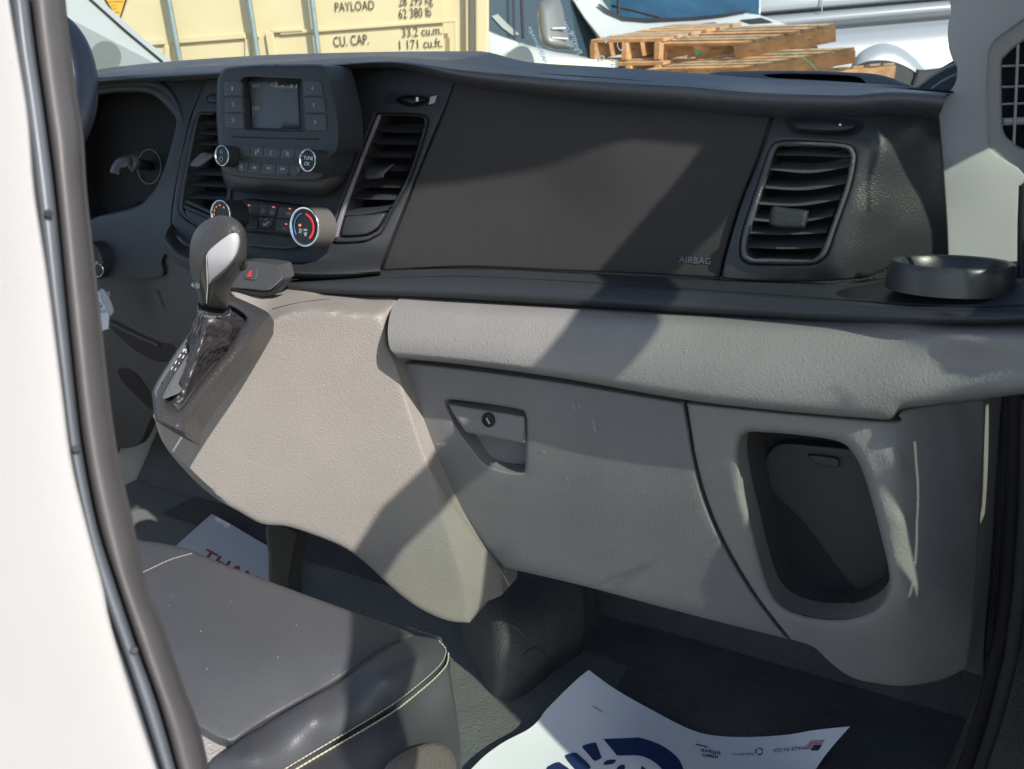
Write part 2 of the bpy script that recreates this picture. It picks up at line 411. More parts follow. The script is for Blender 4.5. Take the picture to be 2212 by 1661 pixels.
# open passenger door with window frame
door = thing('passenger_door', (.32, .3, .55), 'open passenger door with dark window frame beside the doorway', 'van door')
bar = [(.70, 1.925), (.656, 1.889), (.641, 1.856), (.621, 1.846), (.489, 1.815), (.45, 1.785), (.346, 1.762), (.307, 1.738), (.272, 1.704), (.15, 1.60), (.06, 1.49), (.0, 1.38), (-.02, 1.12),
       (.03, 1.12), (.05, 1.36), (.11, 1.47), (.18, 1.56), (.294, 1.657), (.348, 1.704), (.468, 1.735), (.514, 1.758), (.608, 1.80), (.658, 1.819), (.70, 1.86)]
side_plate('window_frame', bar, .30, .03, SEALD, door, crv=False)
side_plate('door_panel', [(-.02, 1.12), (.62, 1.12), (.62, .86), (-.02, .86)], .30, .06, DRK, door, crv=False)
DG = glass_mat('green_tinted_glass', (.90, .955, .89))
side_plate('window_pane', [(.02, 1.10), (.05, 1.38), (.18, 1.56), (.30, 1.67), (.47, 1.75), (.61, 1.81), (.70, 1.87), (1.45, 1.87), (1.45, 1.10)], .31, .004, DG, door, crv=False)
# windscreen
wsd = thing('windscreen', (-.8, 1.3, 1.4), 'clear windscreen glass with pale mirrored letters standing in for a reflection', 'windscreen')
WG = glass_mat('windscreen_glass', (.93, .97, .95))
wv = [(-1.9, 1.40, 1.38), (.22, 1.40, 1.38), (.22, .64, 2.34), (-1.9, .64, 2.34)]
mk('glass', wv, [(0, 1, 2, 3)], WG, wsd, smooth=False)

# ------------------------------------------------------------------ dashboard
dash = thing('dashboard', (-.45, 1.0, .9), 'black and taupe van dashboard with radio, air vents and glove box', 'dashboard')
# top pad: far silhouette, lit top, lip edge, front of lip, return under the lip
sil = [(150, 163, 1.12), (205, 152, 1.12), (340, 136, 1.12), (550, 121, 1.12), (700, 116, 1.12), (850, 113, 1.12), (985, 111, 1.12), (1045, 111, 1.12), (1090, 122, 1.12), (1130, 132, 1.12), (1180, 138, 1.12), (1320, 146, 1.12), (1480, 157, 1.12), (1640, 167, 1.10), (1800, 176, 1.06), (1900, 184, 1.0), (1960, 190, .96), (2060, 200, .93)]
lip = [(150, 171, .87), (210, 165, .87), (320, 157, .88), (432, 151, .89), (645, 139, .90), (780, 127, .90), (870, 127, .90), (985, 145, .88), (1110, 159, .87), (1235, 170, .87), (1360, 178, .87), (1485, 185, .87), (1600, 195, .87), (1700, 200, .87), (1843, 203, .87), (1904, 197, .87), (1970, 198, .87), (2046, 204, .87)]
def sh(c, dy, Y): return [(x, y+dy, Y) for x, y, _ in c]
lip2 = [(min(x, 2040), y+7, .855) for x, y, _ in lip]
lip3 = [(min(x, 2034), y+(14 if x < 900 else 20+min(12, (x-900)*.02)), .858) for x, y, _ in lip]
lip4 = [(min(x, 2024), y+(20 if x < 900 else 30+min(25, (x-900)*.035)), .88) for x, y, _ in lip]
lip5 = [(min(x, 2022), y+(24 if x < 900 else 36+min(30, (x-900)*.04)), .93) for x, y, _ in lip]
back = [(x, y+30, 1.3) for x, y, _ in sil]
PADM = mat('soft_pad_top', (.06, .064, .072), .42, (700, .3, .001), spec=.9, var=.08, vscale=9)
loft('top_pad', [back, sil, [(a[0], (a[1]+np.interp(a[0], [b[0] for b in lip], [b[1] for b in lip]))/2-1, (a[2]+np.interp(a[0], [b[0] for b in lip], [b[2] for b in lip]))/2) for a in sil], lip, lip2, lip3, lip4, lip5], PADM, dash, n=110, m=5)
# raised defroster duct at the right end of the pad
duct = panel('defroster_duct', [(1530, 160), (1560, 155), (1640, 153), (1760, 153), (1830, 156), (1885, 159), (1925, 168), (1985, 190), (2040, 203), (1980, 203), (1900, 198), (1800, 190), (1700, 182), (1600, 174), (1545, 168)],
      [(1530, 160, 1.08), (1760, 153, 1.07), (1900, 160, 1.03), (2040, 203, .93), (1800, 190, 1.0), (1600, 174, 1.04)], BLKS, dash,
      holes=[[(1650, 163), (1700, 160), (1800, 162), (1850, 166), (1868, 176), (1866, 184), (1850, 185), (1760, 178), (1690, 171)]], step=9, edge=(6, .006), hedge=(4, .004), thick=.03, hdepth=.03)
panel('duct_slot', [(1640, 160), (1700, 157), (1800, 158), (1860, 163), (1875, 178), (1868, 187), (1850, 188), (1760, 181), (1690, 174)], [(1640, 160, 1.10), (1875, 165, 1.07), (1760, 182, 1.05)], SEALD, duct, thick=.0, step=20)
# airbag cover
AB = Surf([(985, 160, .905), (1300, 180, .905), (1700, 200, .90), (940, 290, .89), (1300, 245, .885), (1660, 250, .882), (820, 585, .84), (1200, 585, .84), (1556, 600, .835), (900, 430, .87), (1200, 420, .872), (1620, 430, .862)])
panel('airbag_cover', [(990, 150), (985, 170), (962, 235), (940, 290), (905, 375), (880, 440), (848, 520), (824, 585), (824, 585), (900, 580), (1000, 576), (1100, 579), (1200, 584), (1400, 592), (1553, 601), (1553, 601), (1568, 540), (1598, 440), (1637, 340), (1668, 245), (1690, 200), (1690, 200), (1400, 175), (1200, 160)],
      AB, ABAG, dash, step=14, edge=(5, .003), thick=.02)
text('airbag_lettering', 'AIRBAG', (1466, 567), (1535, 571), 14, AB, mat('moulded_letter', (.2, .2, .2), .3, metal=.5), dash, off=.0012, up=(0.1, -1))
text('airbag_shade', 'AIRBAG', (1467, 568.6), (1536, 572.6), 14, AB, SEALD, dash, off=.0006, up=(0.1, -1))
# end panel around the right vent
EP = Surf([(1690, 200, .895), (1560, 600, .828), (1640, 350, .865), (1590, 500, .84), (1700, 280, .868), (1860, 275, .856), (1600, 585, .83), (1760, 600, .82), (1886, 300, .842), (1880, 380, .836), (1862, 460, .827), (1838, 540, .819), (1818, 590, .815), (1925, 300, .856), (1925, 400, .85), (1900, 500, .84), (2030, 300, .90), (1870, 590, .832), (1960, 500, .858), (2040, 560, .89), (1900, 200, .89), (2060, 220, .88)])
VO = [(1690, 306), (1760, 307), (1828, 313), (1845, 328), (1847, 350), (1837, 400), (1820, 450), (1802, 500), (1786, 545), (1768, 564), (1745, 570), (1640, 569), (1614, 565), (1601, 550), (1604, 505), (1627, 430), (1650, 360), (1666, 318)]
VI = [(1694, 316), (1760, 316), (1822, 321), (1836, 334), (1836, 352), (1826, 400), (1809, 450), (1791, 500), (1776, 538), (1760, 556), (1740, 560), (1645, 559), (1625, 556), (1614, 542), (1619, 505), (1641, 430), (1662, 366), (1677, 324)]
panel('vent_surround_panel', [(1696, 205), (1674, 245), (1641, 340), (1602, 440), (1572, 540), (1558, 602), (1558, 602), (1640, 607), (1760, 608), (1840, 603), (1880, 597), (1940, 575), (2050, 585), (2050, 585), (2048, 505), (2039, 366), (2031, 275), (2029, 240), (2040, 225), (2040, 225), (1900, 205)], EP, BLKG, dash, holes=[VO], step=13, edge=(5, .003), hedge=(9, .004), thick=.02, hdepth=.02)
# rolled boss between vent and end cap
VFR = mat('vent_frame_satin', (.10, .10, .105), .27, spec=.6)
vent = panel('air_vent', VO, EP, VFR, dash, holes=[VI], step=8, edge=(7, .004), hedge=(6, .006), thick=.02, hdepth=.045, off=.006)
vent.data.name = 'vent_frame'
def shiftY(S, dy): return dy
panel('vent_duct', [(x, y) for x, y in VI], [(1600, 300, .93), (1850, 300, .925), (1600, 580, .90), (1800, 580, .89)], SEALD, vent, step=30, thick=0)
def slat(name, edge_pts, S, off, dpt, rise, t, m, parent, n=24):
    e = resamp(cr(edge_pts, 6), n); A = S.P(e, off); b = np.array([0, dpt, rise]); tt = np.array([0, 0, -t]); G = []
    w = np.sin(np.linspace(0, pi, n))[:, None]
    G = [A+b, A+b*.5+np.array([0, 0, rise*.1]), A+b*.06, A+tt*.5-b*.03, A+tt+b*.06, A+tt+b*.5, A+tt+b]
    return grid(name, np.array(G), m, parent)
for e in ([(1676, 333), (1745, 334), (1834, 338)], [(1664, 364), (1751, 371), (1836, 357)], [(1653, 404), (1740, 408), (1826, 394)], [(1640, 439), (1730, 442), (1814, 428)], [(1628, 474), (1720, 479), (1799, 464)], [(1618, 503), (1700, 505), (1786, 500)], [(1613, 532), (1700, 535), (1778, 532)]):
    slat('slat', e, EP, -.002, .034, .006, .0018, VFR, vent)
tab = blob('slat_tab', [(1668, 447), (1700, 449), (1743, 454), (1746, 462), (1740, 488), (1732, 494), (1690, 493), (1668, 489), (1662, 480)], [(1660, 440, .822), (1750, 450, .822), (1700, 495, .816)], .006, 7, BLK, vent)
vw = blob('vent_wheel', [(1712, 262), (1730, 259), (1780, 260), (1820, 264), (1846, 268), (1848, 275), (1830, 284), (1790, 287), (1745, 285), (1718, 280)], EP, .012, 12, BLK, dash)
decal('mark', [[(1812, 267), (1817, 267), (1818, 276), (1813, 277)]], Surf([(1812, 267, .848), (1850, 267, .848), (1812, 300, .845)]), WTX, vw)
panel('wheel_slot', [(1692, 258), (1720, 253), (1800, 255), (1850, 259), (1866, 268), (1858, 284), (1840, 291), (1780, 292), (1720, 289), (1704, 280), (1696, 268)], EP, SEALD, dash, step=14, thick=0, off=.0007)
# rail / ledge under the airbag cover: top surface, rounded nose, underside
def xs(pts, Y): return [(a, b, Y) for a, b in pts]
r0 = [(600, 606, .80), (700, 598, .83), (822, 583, .85), (1000, 577, .86), (1200, 584, .86), (1400, 593, .855), (1556, 601, .85), (1800, 608, .84), (1900, 600, .83), (2050, 575, .82), (2260, 560, .80)]
r1 = [(600, 606, .77), (700, 603, .775), (822, 600, .78), (1000, 596, .785), (1200, 605, .785), (1400, 617, .775), (1580, 630, .765), (1800, 645, .737), (1950, 655, .718), (2120, 660, .702), (2260, 655, .69)]
r2 = [(600, 612, .745), (700, 612, .75), (822, 610, .755), (1000, 609, .76), (1200, 620, .76), (1400, 632, .755), (1560, 643, .75), (1800, 660, .722), (1950, 669, .703), (2120, 674, .688), (2260, 668, .68)]
r3 = [(600, 624, .742), (700, 628, .744), (822, 630, .746), (1000, 634, .748), (1200, 645, .75), (1400, 658, .745), (1560, 668, .742), (1800, 681, .714), (1950, 688, .696), (2120, 692, .684), (2260, 686, .675)]
r4 = [(600, 634, .76), (700, 638, .76), (822, 641, .76), (1000, 649, .762), (1200, 661, .764), (1400, 673, .76), (1560, 683, .755), (1800, 694, .727), (1950, 699, .71), (2120, 702, .698), (2260, 696, .69)]
r5 = [(a, b+3, c+.05) for a, b, c in r4]
loft('ledge_rail', [r0, r1, r2, r3, r4, r5], BLKS, dash, n=130, m=6)
RS = Surf([(a, b, c) for a, b, c in r1[1::2]]+[(a, b, c) for a, b, c in r3[1::2]]+[(a, b, c) for a, b, c in r0[1::3]])
tube('rail_groove', [P3(a, b, c-.0035) for a, b, c in cr([(x, y+1, Y) for x, y, Y in r1[2:]], 8)], .0008, SEALD, dash, seg=6)
# taupe padded roll under the ledge
p0 = [(866, 640, .76), (1000, 646, .77), (1200, 659, .77), (1560, 680, .76), (1800, 690, .735), (1950, 695, .715), (2100, 700, .705), (2280, 694, .70)]
p1 = [(846, 668, .722), (1000, 675, .722), (1200, 686, .722), (1560, 708, .716), (1800, 722, .708), (1950, 726, .702), (2100, 728, .677), (2280, 724, .67)]
p2 = [(838, 712, .696), (1000, 725, .696), (1200, 742, .696), (1520, 772, .691), (1800, 790, .688), (1950, 790, .684), (2100, 785, .68), (2280, 776, .655)]
p3 = [(842, 750, .686), (1000, 765, .686), (1200, 788, .686), (1500, 830, .681), (1800, 852, .679), (1940, 850, .676), (2100, 830, .672), (2280, 818, .65)]
p4 = [(856, 769, .69), (1000, 782, .69), (1200, 808, .69), (1490, 857, .685), (1750, 886, .683), (1880, 896, .682), (1922, 897, .682), (1944, 878, .682), (2000, 869, .681), (2100, 856, .68), (2280, 836, .66)]
p5 = [(860, 773, .72), (1000, 787, .72), (1200, 814, .72), (1490, 864, .715), (1750, 893, .712), (1880, 904, .71), (1924, 906, .708), (1946, 884, .706), (2000, 875, .702), (2100, 862, .70), (2280, 842, .70)]
p6 = [(a, b+2, c+.05) for a, b, c in p5]
loft('padded_roll', [p0, p1, p2, p3, p4, p5, p6], TAUD, dash, n=120, m=7)
# glove box
GS = Surf([(860, 780, .728), (1200, 818, .725), (1485, 868, .722), (1090, 1225, .768), (1400, 1300, .766), (1705, 1380, .764), (980, 1000, .738), (1300, 1050, .736), (1560, 1100, .733), (1000, 1100, .748), (1640, 1280, .75)])
HR = [(962, 870), (968, 864), (980, 863), (1050, 872), (1122, 884), (1134, 892), (1138, 910), (1136, 960), (1134, 1008), (1128, 1020), (1088, 1016), (1048, 1000), (1020, 968), (996, 936), (975, 900)]
gb = panel('glove_box', [(861, 781), (861, 781), (1000, 796), (1200, 823), (1350, 848), (1476, 869), (1476, 869), (1486, 920), (1500, 1000), (1525, 1090), (1565, 1180), (1628, 1285), (1702, 1380), (1702, 1380), (1560, 1345), (1400, 1303), (1250, 1263), (1090, 1226), (1090, 1226), (1042, 1170), (985, 1090), (933, 1005), (905, 930), (880, 850)],
     GS, GBX, dash, holes=[HR], step=15, edge=(9, .007), hedge=(8, .006), thick=.03, hdepth=.035)
panel('pull_recess', [(950, 855), (1145, 880), (1145, 1030), (1080, 1025), (1040, 1010), (950, 890)], [(960, 870, .765), (1130, 885, .785), (1130, 1010, .775), (1048, 1000, .748)], GBX, gb, step=14, thick=0, curve=False)
hd = panel('handle', [(971, 875), (976, 873), (1050, 885), (1125, 897), (1133, 902), (1134, 925), (1131, 952), (1126, 956), (1070, 946), (1014, 935), (1004, 929), (990, 910), (975, 886)], [(971, 873, .731), (1133, 895, .733), (1011, 936, .724), (1131, 955, .726)], GBX, gb, step=7, edge=(7, .005), thick=.015)
lk = P3(1055, 908, .7285); LR = .0070
lock = lathe('lock', lk+np.array([0, .004, 0]), (0, -1, .12), [(.0095, 0), (.0095, .0045), (.0088, .0058), (.0072, .0058), (.0070, .0042), (.0, .0042)], DRK, gb, seg=28)
box('key_slot', lk+np.array([.0, -.0008, -.0005]), (.5, 0, -.86), (0, 1, 0), (.86, 0, .5), .0085, .001, .0018, SIL, gb)
SCF = mat('pale_scuff', (.42, .40, .37), .7)
def scuffs(S, L, parent, off=.0011):
    P_ = []
    for x0, y0, x1, y1, w in L:
        d = np.array([x1-x0, y1-y0], float); n_ = np.array([-d[1], d[0]])/np.linalg.norm(d)*w/2; m_ = np.array([(x0+x1)/2, (y0+y1)/2])+n_
        P_.append([(x0, y0), tuple(m_+n_), (x1, y1), tuple(m_-2*n_)])
    decal('scuff_marks', P_, S, SCF, parent, off=off)['kind'] = 'stuff'
scuffs(GS, [(912, 956, 922, 958, 1.8), (927, 957, 934, 959, 1.5), (938, 958, 955, 960, 2.5), (945, 955, 968, 958, 2), (950, 961, 966, 962, 2), (955, 952, 958, 964, 1.5), (1236, 868, 1243, 892, 1.2), (1249, 866, 1256, 890, 1.2), (1281, 898, 1284, 925, 1.4), (1283, 915, 1287, 937, 2), (1168, 972, 1180, 980, 1.5), (1180, 978, 1172, 973, 1), (1225, 1030, 1229, 1042, 1)], gb)
scuffs(Surf([(a, b, c) for p in (p1, p2, p3, p4) for a, b, c in p]), [(888, 712, 882, 762, 1.6), (880, 735, 881, 760, 1.8), (1028, 752, 1031, 790, 1.6), (1030, 772, 1044, 786, 1.5), (984, 728, 988, 736, 1.5), (1478, 756, 1488, 758, 1.3), (1405, 780, 1404, 790, 1.2), (900, 670, 903, 673, 1.5)], dash, .002)
# storage bin end piece
BS = Surf([(1485, 868, .724), (1700, 890, .715), (1925, 908, .705), (1530, 1090, .735), (1640, 1280, .75), (1705, 1380, .766), (1600, 1000, .715), (1905, 1000, .69), (1925, 1130, .684), (1943, 1130, .684), (1965, 1130, .697), (1938, 1290, .70), (1960, 1290, .70), (1982, 1290, .712), (1938, 1000, .688), (1958, 1000, .700), (2040, 1100, .742), (2118, 1000, .79), (2125, 880, .79), (2110, 1250, .80), (2090, 1440, .83), (2030, 1468, .82), (1960, 1480, .80), (1840, 1463, .80), (1900, 1380, .745), (1760, 1360, .765), (2030, 900, .745), (2040, 1300, .745)])
BH = [(1612, 936), (1660, 934), (1740, 941), (1810, 953), (1840, 975), (1864, 1020), (1886, 1090), (1905, 1165), (1920, 1232), (1917, 1275), (1893, 1312), (1840, 1334), (1770, 1335), (1705, 1316), (1668, 1280), (1644, 1210), (1622, 1120), (1603, 1040), (1597, 975)]
bin_ = panel('storage_bin', [(1484, 870), (1484, 870), (1700, 892), (1925, 909), (1940, 895), (1960, 882), (2060, 868), (2130, 862), (2130, 862), (2126, 960), (2116, 1150), (2104, 1330), (2090, 1442), (2090, 1442), (2030, 1469), (1960, 1481), (1900, 1477), (1840, 1463), (1795, 1432), (1758, 1398), (1709, 1381), (1709, 1381), (1635, 1285), (1572, 1180), (1532, 1090), (1506, 1000), (1492, 920)],
     BS, TAUD, dash, holes=[BH], step=14, edge=(7, .005), hedge=(22, .016), thick=.03, hdepth=.03, hback=(.05, 1, .05))
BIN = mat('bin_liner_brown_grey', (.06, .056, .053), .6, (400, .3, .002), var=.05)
_bh = dens(cr(BH, 4, True), 14); _b0 = BS.P(_bh, -.016)+np.array([0, .028, 0]); _c0 = _b0.mean(0)
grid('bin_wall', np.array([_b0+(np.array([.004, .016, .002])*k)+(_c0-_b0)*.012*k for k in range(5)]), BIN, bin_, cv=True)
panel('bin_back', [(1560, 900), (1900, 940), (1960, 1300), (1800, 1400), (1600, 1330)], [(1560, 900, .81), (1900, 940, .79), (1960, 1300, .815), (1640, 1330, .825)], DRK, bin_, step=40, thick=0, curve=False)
BD = Surf([(1620, 960, .795), (1850, 980, .775), (1880, 1250, .80), (1650, 1200, .82)])
BINF = mat('bin_flap_grey', (.062, .059, .057), .55, (400, .3, .001))
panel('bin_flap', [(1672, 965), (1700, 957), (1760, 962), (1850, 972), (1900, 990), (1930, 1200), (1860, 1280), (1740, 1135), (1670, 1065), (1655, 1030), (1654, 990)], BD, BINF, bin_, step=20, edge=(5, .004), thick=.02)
panel('flap_latch', [(1745, 985), (1762, 984), (1808, 991), (1811, 1004), (1806, 1010), (1762, 1001), (1752, 994)], BD, BINF, bin_, step=6, edge=(3, .002), thick=.005, off=.006)
# centre stack surface behind radio and vents
ST = Surf([(440, 180, .885), (700, 160, .90), (985, 165, .905), (385, 470, .80), (420, 300, .85), (600, 400, .84), (820, 585, .842), (600, 540, .79), (530, 550, .78), (940, 290, .888), (880, 440, .868), (740, 500, .82), (800, 540, .83)])
LV = [(428, 247), (450, 243), (478, 241), (500, 243), (500, 420), (470, 502), (448, 498), (412, 480), (393, 463), (388, 440), (399, 370), (412, 300)]
RV = [(811, 252), (822, 246), (905, 248), (922, 256), (922, 270), (905, 330), (879, 398), (843, 462), (824, 500), (808, 512), (786, 521), (740, 524), (720, 522), (716, 508), (736, 450), (760, 385), (782, 325)]
RVI = [(818, 256), (828, 251), (903, 253), (915, 259), (915, 270), (899, 328), (874, 395), (839, 457), (820, 492), (804, 504), (784, 511), (742, 514), (731, 511), (730, 504), (744, 452), (768, 388), (790, 328)]
panel('centre_stack', [(448, 168), (448, 168), (700, 150), (985, 150), (985, 168), (960, 235), (936, 290), (902, 375), (876, 440), (845, 520), (820, 585), (820, 585), (700, 596), (640, 600), (600, 575), (520, 560), (470, 548), (420, 535), (385, 510), (372, 480), (378, 420), (392, 340), (415, 250), (432, 205)],
      ST, BLK, dash, holes=[LV, RV], step=13, edge=(5, .003), hedge=(7, .004), thick=.02, hdepth=.02)
seam = [P3(*q) for q in [(448, 170, .878), (432, 215, .868), (410, 270, .85), (392, 345, .83), (379, 420, .81), (374, 470, .80), (392, 505, .79)]]
# vents
lvent = panel('air_vent', LV, ST, BLK, dash, holes=[[(432, 252), (455, 249), (490, 249), (490, 420), (462, 494), (445, 489), (415, 473), (400, 459), (396, 440), (407, 370), (420, 302)]], step=9, edge=(5, .003), hedge=(4, .004), thick=.02, hdepth=.04, off=.004)
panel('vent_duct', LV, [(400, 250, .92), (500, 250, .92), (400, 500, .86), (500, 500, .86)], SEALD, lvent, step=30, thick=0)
for y in (262, 285, 308, 332, 372, 397, 424): slat('slat', [(434-(y-250)*.17, y+1), (460, y+3), (500, y+5)], ST, -.004, .03, .006, .004, BLK, lvent)
for q in ([(405, 435), (470, 465)], [(400, 446), (470, 476)]): tube('ledge', ST.P(q, -.002), .0035, BLK, lvent)
panel('switch_blank', [(402, 452), (415, 457), (470, 484), (470, 505), (420, 483), (402, 468)], ST, BLK, lvent, step=10, edge=(4, .002), thick=.006, off=.003)
blob('slat_tab', [(413, 352), (436, 330), (450, 331), (464, 336), (440, 356), (428, 361), (414, 359)], [(410, 350, .80), (465, 330, .82), (420, 362, .80)], .006, 6, mat('tab_grey', (.10, .105, .11), .4), lvent)
rvent = panel('air_vent', RV, ST, BLK, dash, holes=[RVI], step=9, edge=(4, .003), hedge=(4, .004), thick=.02, hdepth=.04, off=.004)
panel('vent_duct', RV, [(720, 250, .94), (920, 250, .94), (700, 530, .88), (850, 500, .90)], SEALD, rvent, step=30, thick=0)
panel('silver_edge', [(812, 256), (819, 256), (791, 326), (768, 388), (745, 452), (731, 500), (728, 512), (719, 515), (717, 508), (737, 450), (761, 385), (784, 325)], ST, mat('dull_silver', (.20, .19, .21), .4), rvent, step=8, edge=(3, .002), thick=.003, off=.008)
for y in (279, 305, 333, 362, 398, 424): slat('slat', [(816-(y-250)*.46, y+1), (850-(y-250)*.3, y+4), (915-(y-265)*.38, y+5)], ST, -.005, .03, .008, .0025, BLK, rvent)
slat('slat', [(744, 462), (790, 459), (838, 450)], ST, -.002, .025, .006, .004, BLK, rvent)
panel('switch_blank', [(744, 472), (760, 466), (800, 463), (832, 461), (818, 490), (802, 502), (784, 508), (745, 510), (736, 506)], ST, BLK, rvent, step=10, edge=(5, .004), thick=.006, off=.0)
blob('slat_tab', [(790, 368), (800, 362), (828, 362), (848, 354), (850, 357), (830, 378), (828, 384), (796, 388), (787, 380)], [(790, 360, .845), (850, 355, .85), (800, 388, .84)], .005, 6, BLK, rvent)
vw2 = blob('vent_wheel', [(855, 214), (868, 207), (890, 205), (915, 208), (925, 215), (912, 224), (890, 230), (868, 226)], ST, .012, 10, GLS, dash)
panel('wheel_slot', [(831, 222), (841, 201), (870, 201), (944, 208), (940, 218), (932, 228), (915, 228), (890, 231), (865, 225)], ST, SEALD, dash, step=9, thick=0, off=.0008)
SW = Surf([(830, 200, .878), (944, 200, .878), (880, 235, .872)])
decal('mark', [[(899, 210), (904, 210), (903, 219), (898, 218)]], SW, WTX, vw2)
decal('mark', [[(930, 209), (944, 206), (939, 222), (926, 226)], ], SW, mat('clear_icon', (.32, .34, .36), .3), vw2)
lw = blob('vent_wheel', [(445, 218), (450, 206), (460, 203), (480, 205), (480, 222), (455, 223)], [(440, 200, .86), (480, 200, .86), (460, 225, .855)], .006, 7, GLS, dash)
# radio
radio = blob('radio', [(466, 200), (470, 170), (485, 147), (560, 140), (694, 138), (716, 146), (731, 165), (742, 195), (749, 215), (756, 258), (755, 333), (746, 383), (720, 412), (690, 424), (607, 420), (520, 416), (492, 404), (478, 370), (470, 300)], [(470, 160, .868), (740, 160, .872), (480, 400, .835), (740, 400, .838)], .045, 30, BLKS, dash, Tb=.02)
RF = Surf([(470, 160, .80), (715, 150, .805), (480, 372, .765), (705, 380, .768)])
SCO = [(522, 170), (585, 168), (652, 170), (652, 170), (655, 220), (660, 283), (660, 283), (600, 283), (530, 279), (530, 279), (526, 225)]
bezel = panel('bezel', [(471, 185), (474, 165), (485, 151), (510, 146), (560, 142), (640, 141), (690, 141), (703, 148), (711, 168), (718, 200), (727, 240), (731, 290), (727, 325), (714, 340), (702, 370), (690, 386), (660, 389), (607, 389), (532, 384), (490, 375), (479, 360), (475, 310), (471, 250)],
       RF, BLK, radio, holes=[SCO], step=10, edge=(7, .004), hedge=(3, .001), thick=.05, hdepth=.012)
SF = Surf([(540, 170, .815), (650, 170, .817), (545, 280, .792), (650, 283, .794)])
panel('screen_well', [(515, 165), (660, 165), (668, 290), (522, 288)], [(540, 170, .8165), (650, 170, .8185), (545, 280, .7935), (650, 283, .7955)], BLK, radio, step=30, thick=0, curve=False)
scr = panel('screen', [(541, 177), (642, 176), (647, 278), (547, 276)], SF, SCR, radio, step=20, thick=.001, curve=False)
for s, a, b, h in (('AM1', (545, 189), (560, 189), 7), ('4:36', (585, 188), (601, 188), 9), ('100', (546, 238), (562, 238), 9)): text('readout', s, a, b, h, SF, ICO, radio, off=.0012)
decal('readout', [[(628, 181), (634, 186), (628, 191)], [(640, 182), (642, 182), (642, 190), (640, 190)], [(607, 184), (613, 184), (613, 186), (607, 186)]], SF, ICO, radio, off=.0012)
BTN = mat('button_black', (.05, .052, .056), .5, var=.04)
def button(q, parent, S, lab=None, lp=None, lh=7, e=(3.5, .0016), off=.0022, m=BTN):
    b = panel('button', q, S, m, parent, step=7, edge=e, thick=.004, off=off, smooth_n=2, curve=False)
    if lab: text('legend', lab, lp[0], lp[1], lh, S, ICO, parent, off=off+.0006)
    return b
for i, q in enumerate([[(488, 174), (517, 174), (522, 180), (522, 207), (485, 207), (485, 178)], [(485, 209), (523, 209), (526, 242), (486, 242)], [(487, 244), (526, 244), (527, 277), (490, 276), (487, 271)]]):
    button(q, radio, RF, str(i+1), ((500, 196+i*34), (503+(i > 0)*3, 196+i*34)), 9)
for i, q in enumerate([[(655, 172), (687, 173), (694, 179), (699, 207), (658, 207)], [(658, 209), (700, 209), (703, 244), (660, 244)], [(660, 246), (704, 246), (706, 283), (663, 282)]]):
    button(q, radio, RF, str(i+4), ((672+i*3, 195+i*36), (677+i*3, 195+i*36)), 9)
tube('groove', RF.P([(502, 295), (560, 297), (620, 299), (687, 300)], .0004), .0009, SEALD, radio, seg=6)
row1 = [[(516, 326), (522, 316), (540, 316), (539, 337), (523, 337)], [(541, 316), (570, 318), (567, 340), (540, 338)], [(571, 318), (607, 320), (604, 342), (568, 340)], [(608, 320), (639, 321), (634, 343), (605, 342)], [(640, 321), (655, 323), (650, 345), (635, 343)]]
row2 = [[(516, 348), (536, 350), (535, 372), (522, 371), (515, 366)], [(537, 350), (564, 352), (562, 374), (536, 372)], [(565, 352), (597, 353), (594, 377), (563, 375)], [(598, 354), (627, 356), (623, 378), (595, 377)], [(628, 356), (655, 358), (648, 375), (640, 380), (624, 378)]]
for q in row1+row2: button(q, radio, RF, e=(2.5, .0012), off=.002)
RO = .0028
def ic(polys, S=RF, parent=None, off=RO): decal('legend', polys, S, ICO, parent or radio, off=off)
def ring(cx, cy, rx, ry, w=1.2, a0=0, a1=360, n=16):
    a = np.radians(np.linspace(a0, a1, n)); o = np.c_[cx+rx*np.cos(a), cy+ry*np.sin(a)]; i = np.c_[cx+(rx-w)*np.cos(a), cy+(ry-w)*np.sin(a)]
    return [[tuple(o[k]), tuple(o[k+1]), tuple(i[k+1]), tuple(i[k])] for k in range(n-1)]
ic([[(551, 334), (554, 334), (554, 325), (551, 325)], [(556, 329), (559, 329), (560, 321), (557, 321)]])
ic(ring(587, 331, 4, 5, 1.5, 90, 300, 10)); ic(ring(621, 332, 4, 4)+[[(617, 326), (619, 326), (625, 338), (623, 338)]])
ic(ring(521, 358, 4, 3)+ring(521, 364, 4, 3)); ic([[(545, 362), (549, 358), (549, 361.5), (553, 358), (553, 366), (549, 362.5), (549, 366)]])
ic([[(577, 359), (582, 363), (577, 367)], [(583, 359), (584.5, 359), (584.5, 367), (583, 367)]]); ic([[(606, 361), (611, 365), (606, 369)], [(611, 361), (616, 365), (611, 369)]]); ic(ring(642, 366, 4, 4, 1.2, -90, 90, 9))
def knob(name, px, py, Y, ry, length, parent, axis=(0.0, -1, .16), body=BLK, face=GLS, base=1.0, rim=CHR):
    c = P3(px, py, Y); z = proj(c)[2]; r = ry*z/F; ax = np.array(axis)/np.linalg.norm(axis); L_ = length
    pr = [(r*base*1.04, -L_), (r*base*1.02, -L_*.5), (r*1.0, -.004), (r*1.0, -.0008), (r*.97, .0004), (r*.93, .0005), (r*.86, -.0008), (r*.855, -.001), (0, -.0012)]
    k = lathe(name, c, ax, pr, None, parent, 44, mats=[body, rim, face], mi=[0, 0, 0, 1, 1, 1, 2, 2])
    return k, c, ax, r
k1, c1, a1, kr1 = knob('knob', 479, 336, .752, 22, .035, radio)
k2, c2, a2, kr2 = knob('knob', 664, 346, .750, 24, .035, radio)
